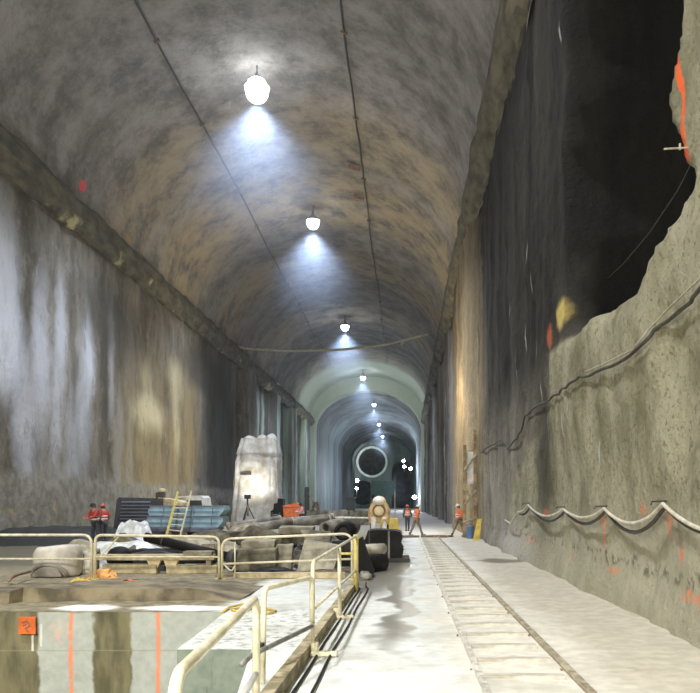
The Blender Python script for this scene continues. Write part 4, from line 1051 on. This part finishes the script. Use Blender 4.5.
# right side: shoring beside the track
Y = 37.4; k = sc(Y)
g = thing('shoring_frame', 'brown timber shoring frame with pale diagonal braces against the rock column', 'shoring', ((470-CX)*Y/F, Y, 0))
for px, top in ((464.5, 445), (475, 430)): MB().box(((px-470)*k, .0, (EYE-(top-CY)*k)/2), (.16, .2, EYE-(top-CY)*k)).cut(1).rough(.02, 1).build('post', MT['timber'], g)
for (a, c) in (((464, 470), (476, 455)), ((464, 505), (476, 490)), ((464, 488), (476, 505)), ((463, 522), (477, 518))):
    MB().tube([((a[0]-470)*k, -.12, EYE-(a[1]-CY)*k), ((c[0]-470)*k, -.12, EYE-(c[1]-CY)*k)], .055, 6).build('brace', MT['timber_pale'], g)
MB().box((.0, .05, EYE-(468-CY)*k), (.42, .06, 1.6)).cut(2).rough(.03, 2).build('lagging_board', MT['white'], g)['label'] = 'white lagging board'
g = thing('bin', 'blue plastic bin on the ground under the shoring frame', 'bin', ((470-CX)*36.4/F, 36.4, 0))
MB().lathe([(.16, 0), (.2, .55), (.22, .56), (.2, .6)], seg=18).build('tub', MT['bin'], g)
MB().tube([(.2*math.cos(a), 0, .55+.14*math.sin(a)) for a in lin(0, PI, 9)], .012, 6).build('handle', MT['dark'], g)
b = MB().prism([at(473, 541, 34.3), at(479, 541, 34.3), at(482, 519, 34.6), at(477.5, 519, 34.6)], (0, .1, 0))
tag(b.build('board', MT['yellow']), 'yellow board leaning on the right wall behind the orange-jacketed worker', 'board')
b = MB().tube([at(462, 524, 38.8), at(470, 520, 39), at(480, 516, 39)], .06, 7)

# ================================================================== LINES ON THE ROCK
def wallpt(px, py, off=.08):
    """point on the right wall's face along a pixel's ray"""
    X = XR
    for _ in range(4):
        Y = F*X/(px-CX); z = EYE-(py-CY)*Y/F
        X = min(rx(Y, z), XR+.3)-off
    Y = F*X/(px-CX)
    return Vector((X, Y, EYE-(py-CY)*Y/F))
def dense(pts, n=6):
    out = []
    for i in range(len(pts)-1):
        for k in range(n): out.append((lerp(pts[i][0], pts[i+1][0], k/n), lerp(pts[i][1], pts[i+1][1], k/n)))
    return out+[pts[-1]]
up = [(712, 276), (700, 288), (690, 302), (676, 316), (655, 330), (640, 346), (625, 360), (605, 369), (590, 374), (575, 380), (562, 390), (550, 399), (535, 406), (524, 417), (521, 430), (514, 441), (508, 449), (502, 440), (492, 446), (478, 450)]
tag(MB().tube([wallpt(x+random.uniform(-1, 1)*1.2, y+random.uniform(-1, 1)*1.8, .09) for x, y in dense(up, 3)], .028, 7).build('wall_cable', MT['cable'], None, True), 'dark sagging cable climbing the right rock bench', 'cable')
tag(MB().tube([wallpt(x, y, .17) for x, y in dense([(712, 268), (690, 288), (665, 312), (648, 330), (632, 350), (610, 361), (585, 372)], 5)], .014, 5).build('wall_cable', MT['cablepale'], None, True), 'thin pale wire just above the dark climbing cable', 'cable')
def sag(p0, p1, d, n=10): return [(lerp(p0[0], p1[0], i/n), lerp(p0[1], p1[1], i/n)+d*4*(i/n)*(1-i/n)) for i in range(n)]
anch = [(518, 512), (528, 505), (563, 509), (604, 508.5), (663, 504), (716, 532)]
pts = [(505, 520), (511, 524)]
for (p0, p1), d in zip(zip(anch, anch[1:]), (2, 9, 9, 17, 6)): pts += sag(p0, p1, d)
pts.append(anch[-1])
g = thing('slung_hose', 'pale hose slung in loops along the foot of the right rock bench', 'hose', wallpt(604, 508))
og = g.location
MB().tube([wallpt(x, y, .2)-og for x, y in pts], .028, 8).build('hose_line', MT['hose'], g, True)
for a in anch[1:5]:
    q = wallpt(a[0], a[1]-1, .05)-og; MB().tube([q+Vector((.12, 0, .03)), q+Vector((-.15, 0, .02)), q+Vector((-.165, 0, -.03))], .012, 6).build('hook', MT['dark'], g)
pts2 = []  # dark line under the hose stands in for its shadow on the wall
for (p0, p1), d in zip(zip(anch, anch[1:]), (3, 12, 13, 24, 8)): pts2 += sag((p0[0]+2, p0[1]+2), (p1[0]+2, p1[1]+2), d)
g = thing('slung_hose_shadow', 'dark line standing in for the shadow of the pale slung hose', 'cable', og)
MB().tube([wallpt(x, y, .14)-og for x, y in pts2], .03, 7).build('shadow_line', MT['cable'], g, True)
# wire and rod across the recess
tag(MB().tube([at(697, 152, 9.6), at(678, 190, 10.6), at(650, 232, 12.4), at(625, 262, 14.6), at(606, 280, 17.2)], .008, 6).build('recess_wire', MT['cable']), 'thin wire strung across the black recess', 'wire')
g = thing('anchor_rod', 'thin pale anchor rod poking from the recess lip', 'rod', at(696, 146, 9.6)); og = g.location
MB().tube([Vector((.25, 0, 0)), at(664, 149, 9.6)-og], .012, 6).build('rod', MT['cablepale'], g)
q = at(680, 147.5, 9.6)-og
MB().tube([q+Vector((0, 0, -.03)), q+Vector((0, 0, .05))], .014, 6).build('nut', MT['cablepale'], g)
tag(MB().tube([at(43.5, 192, 31.8), at(42.5, 211, 31.8)], .04, 6).build('anchor_bar', MT['dark']), 'dark steel bar hanging from the left springing ledge', 'bar')
# cable across the cavern
Y = 77; g = thing('cross_cable', 'pale cable spanning the cavern from ledge to ledge', 'cable', at(340, 350, Y)); og = g.location
pts = [(224, 342)]+[(x, interp([(228, 345), (250, 349), (290, 351), (340, 350), (385, 345), (432, 333)], x)) for x in range(230, 433, 6)]
MB().tube([at(x, y, Y)-og for x, y in pts], .13, 8).build('span', MT['cablepale'], g, True)
MB().tube([at(402, 341, Y)-og, at(402, 345, Y)-og], .16, 8).build('hanger', MT['cablepale'], g)
# conduits up in the vault
def conduit(ang, lb, wob):
    g = thing('vault_conduit', lb, 'conduit', vault(20, ang), 0, 'conduits along the vault'); og = g.location
    P_ = [vault(y, ang+wob*math.sin(y*.21))*1.0 for y in lin(16, 122, 80)]
    P_ = [Vector((p.x-.12*math.cos(ang), p.y, p.z-.12*math.sin(ang)))-og for p in P_]
    MB().tube(P_, .055, 7).build('conduit_pipe', MT['dark'], g, True)
    for i in range(3, 80, 6):
        MB().box(P_[i], (.3, .1, .14), RY(-ang+PI/2)).build('clip', MT['rust'], g)
    return g
conduit(math.acos(-.475), 'dark conduit along the vault left of the row of hanging lamps', .006)
conduit(math.acos(.385), 'dark conduit along the vault right of the row of hanging lamps', .006)
for y, lb in ((50.5, 'small brown junction box on the vault conduit, the nearer of two'), (55.5, 'small brown junction box on the vault conduit, the farther of two')):
    p = vault(y, math.acos(.33)); o = MB().box((0, 0, 0), (.8, .3, .3), bev=.04).build('junction_box', MT['rust']); o.location = p-Vector((.0, 0, .34)); o.rotation_euler = (0, .3, 0)
    tag(o, lb, 'junction box', 'junction boxes on the vault')

# ================================================================== LAMPS
WARM = (1, .86, .62); COOL = (.70, .81, 1)
LAMPZ = 1.46*H0+EYE
em = emit('lamp_lens', (.86, .92, 1), 14); em2 = emit('flood_lens', (.88, .94, 1), 60)
lamps = [(257, 88), (313, 221), (345, 326), (363, 377), (374, 404), (379, 424), (382.5, 436)]
names = ('nearest and largest', 'second nearest', 'third', 'fourth', 'fifth', 'sixth', 'seventh and smallest')
def light(name, kind, loc, e, col=COOL, aim=None, size=.3, spot=1.2, blend=.5):
    ld = bpy.data.lights.new(name, kind); ld.energy = e; ld.color = col
    if kind == 'AREA': ld.size = size
    else: ld.shadow_soft_size = size
    if kind == 'SPOT': ld.spot_size = spot; ld.spot_blend = blend
    o = bpy.data.objects.new(name, ld); COL.objects.link(o); o.location = loc
    if aim is not None: o.rotation_euler = (Vector(aim)-Vector(loc)).to_track_quat('-Z', 'Y').to_euler()
    return o
SPOT_E, UP_E = 8500, 60
def lamp(x, y, z, lb, r=.45, spill=1.0):
    g = thing('cavern_lamp', lb, 'lamp', (x, y, z), 0, 'hanging lamps along the vault')
    MB().lathe([(.1, .75), (.14, .45), (r*.6, .3), (r, .02), (r, 0), (r*.95, 0), (r*.55, .26), (.1, .35)], seg=20).build('lamp_shade', MT['lamp_shell'], g, True)
    MB().ball((0, 0, -.12), (r*.86, r*.86, r*.95), 3).build('bulb', em, g, True)
    zc = S_top(x, y)-z
    MB().tube([(0, 0, .7), (0, 0, zc+.1)], .04, 6).build('hanger', MT['dark'], g)
    light('lamp_beam', 'SPOT', (x, y, z-.95), SPOT_E*(1 if y < 100 else .45), COOL, (x, y, 0), .3, 2.0, .7)
    light('lamp_spill', 'POINT', (x, y, z-1.0), UP_E*spill, (.9, .92, 1), None, .35)
    big = y < 45
    pl = MB().ball((0, 0, 0), (4.6, 4.6, 6.5), 3).build('glow_haze', MT['glow_vol']); pl.location = (x, y, z-3.4)  # local haze added to thicken the lamp's halo
    pl.scale = (1.3, 1.3, 1.1) if big else ((1, 1, 1) if y < 140 else (.75, .75, .75))
    tag(pl, 'haze added for the glow under the lamp that is '+lb.split(' of the')[0]+' in the row', 'haze', 'added glow haze under the hanging lamps', 'stuff')
def S_top(x, y):
    if y > 140: return S2+R2*math.sqrt(max(0, 1-((x-C2)/W2)**2))
    return VS+VR*math.sqrt(max(0, 1-((x-VC)/VW)**2))
for (px, py), nm in zip(lamps, names):
    z = LAMPZ if py < 400 else LAMPZ-2.3
    Y = F*(z-EYE)/(CY-py); x = (px-CX)*Y/F
    lamp(x, Y, z, '%s of the bright white lamps hanging in a line from the vault' % nm, .5 if py < 400 else .42, 1.5) if py > 360 else lamp(x, Y, z, '%s of the bright white lamps hanging in a line from the vault' % nm, .55 if py > 100 else .7, .8)
# lamps of the same row nearer than the picture's upper edge
for y in (20, 0, -16):
    light('row_lamp_beam', 'SPOT', (-7.4, y, LAMPZ-.35), SPOT_E*.8, (.95, .95, .96), (-7.4, y, 0), .3, 2.2, .7)
    light('row_lamp_spill', 'POINT', (-7.4, y, LAMPZ-.45), UP_E*1.0, (.9, .92, 1), None, .35)
# work lamps near camera, left bank, white tower, rock column, plus added fills marked below
light('work_and_fill_light', 'SPOT', (-3.5, -9, 7.5), 5200, (1, .95, .84), (-2, 18, 0), .5, 1.9, .8)
light('work_and_fill_light', 'SPOT', (-11, -8, 6.5), 3400, (1, .9, .72), (2.5, 14, 2.0), .5, 1.7, .8)
light('work_and_fill_light', 'SPOT', (-8, 58, 3.0), 900, (1, .86, .55), (-17, 56, 7), .3, 2.0, .8)
light('work_and_fill_light', 'SPOT', (-13.0, 62.9, 2.4), 560, (1, .97, .9), (-13.3, 67, 3.5), .15, 1.0, 1.0)
light('work_and_fill_light', 'SPOT', (-2.5, 41, 8), 320, (1, .78, .48), (3.6, 46, 4), .3, 2.0, .8)
light('work_and_fill_light', 'SPOT', (-2, 50, 4), 2200, (1, .88, .66), (-4, 58, 24), .5, 2.2, .8)  # added uplight to brighten the vault, no fixture
light('work_and_fill_light', 'POINT', (1.5, 44, 8), 350, (1, .86, .62), None, 1.2)
light('work_and_fill_light', 'SPOT', (-10, 9, 2.5), 6500, (.92, .94, 1), (-11, 32, 22), .6, 1.9, 1.0)  # added unseen uplight for the upper left of the vault
light('work_and_fill_light', 'SPOT', (-6.5, 112, 6), 3500, (.94, 1, .90), (-6.5, 131, 22), .5, 1.9, .9)  # added unseen light to brighten the pale ring
light('work_and_fill_light', 'SPOT', (-13.0, 236, 15), 2500, (.9, .96, 1), (-14.5, 250, 17.5), .3, 1.6, .9)
light('work_and_fill_light', 'SPOT', (-9, 225, 4), 2500, (.7, 1, .8), (-9, 250, 9), .3, 1.8, .9)
light('work_and_fill_light', 'POINT', (-2.5, 180, 9), 3200, (.72, .84, 1), None, .4)  # added bluish fill to brighten the far haze, no fixture
light('work_and_fill_light', 'POINT', (-10, 165, 5), 700, (.72, .9, 1), None, .4)  # second added fill for the far haze
# far floodlights
def flood(px, py, Y, r, lb, e, aim=None):
    p = at(px, py, Y); g = thing('floodlight', lb, 'floodlight', p, 0, 'far floodlights')
    MB().box((0, .3, 0), (r*1.5, .35, r*1.4), bev=.05).build('housing', MT['dark'], g)
    r *= .8
    MB().ball((0, .02, 0), (r, .14, r*.9), 3).build('lens', em2, g, True)
    MB().tube([(0, .3, -r), (0, .3, -r-1.2)], .07, 6).build('mount', MT['dark'], g)
    if e: light('flood_beam', 'SPOT', (p.x, p.y-.4, p.z), e, (.8, .9, 1), aim or (p.x, 0, p.z-2), .3, 1.6, .9)
flood(403.5, 461, 200, .45, 'upper left of the three small floodlights above the track end', 1500)
flood(404.5, 466.5, 200, .45, 'lower left of the three small floodlights above the track end', 0)
flood(410.5, 468.5, 200, .5, 'right one of the three small floodlights above the track end', 1500)
flood(414.5, 497, 160, .5, 'brightest low floodlight glaring at the track end', 5000, (-2, 90, 1))
flood(357, 480.5, 170, .5, 'upper floodlight left of the round tunnel mouths', 1500)
flood(356.5, 488.5, 165, .35, 'small lower floodlight left of the round tunnel mouths', 0)
pl = MB().ball((0, 0, 0), (6, 6, 6), 3).build('glow_haze', MT['glow_vol']); pl.location = at(414.5, 497, 158); pl.location.z = 4.6; pl.location.x = -2.2; pl.scale = (.75, .75, .75)  # haze ball added so the floodlight gets a glow
tag(pl, 'haze added for the glow around the brightest low floodlight at the track end', 'haze', kind='stuff')
# green scaffold deck in front of the tunnel mouths
Y = 215; k = sc(Y); g = thing('scaffold_deck', 'green netted scaffold deck between the two round tunnel mouths', 'scaffold', ((383-CX)*Y/F, Y, 0))
zt, zb = EYE+22*k, EYE+8*k
MB().box((0, 0, (zt+zb)/2), (24*k, .25, zt-zb)).build('netting', MT['green'], g)
for x in (-12*k, -4*k, 4*k, 12*k): MB().tube([(x, .2, 0), (x, .2, zt+.6)], .14, 6).build('standard', MT['steel'], g)
MB().box((0, .9, zt), (24*k, 1.8, .18)).build('deck', MT['timber'], g)

# ================================================================== WORLD, VIEW
w = bpy.data.worlds.new('world'); SC.world = w; w.use_nodes = True
w.node_tree.nodes['Background'].inputs[0].default_value = (.02, .022, .026, 1); w.node_tree.nodes['Background'].inputs[1].default_value = 1
SC.view_settings.view_transform = 'Standard'; SC.view_settings.look = 'None'; SC.view_settings.gamma = 1
SC.view_settings.exposure = 1.0
SC.cycles.use_denoising = True; SC.cycles.max_bounces = 8; SC.cycles.diffuse_bounces = 5; SC.cycles.volume_bounces = 1
SC.cycles.sample_clamp_indirect = 4
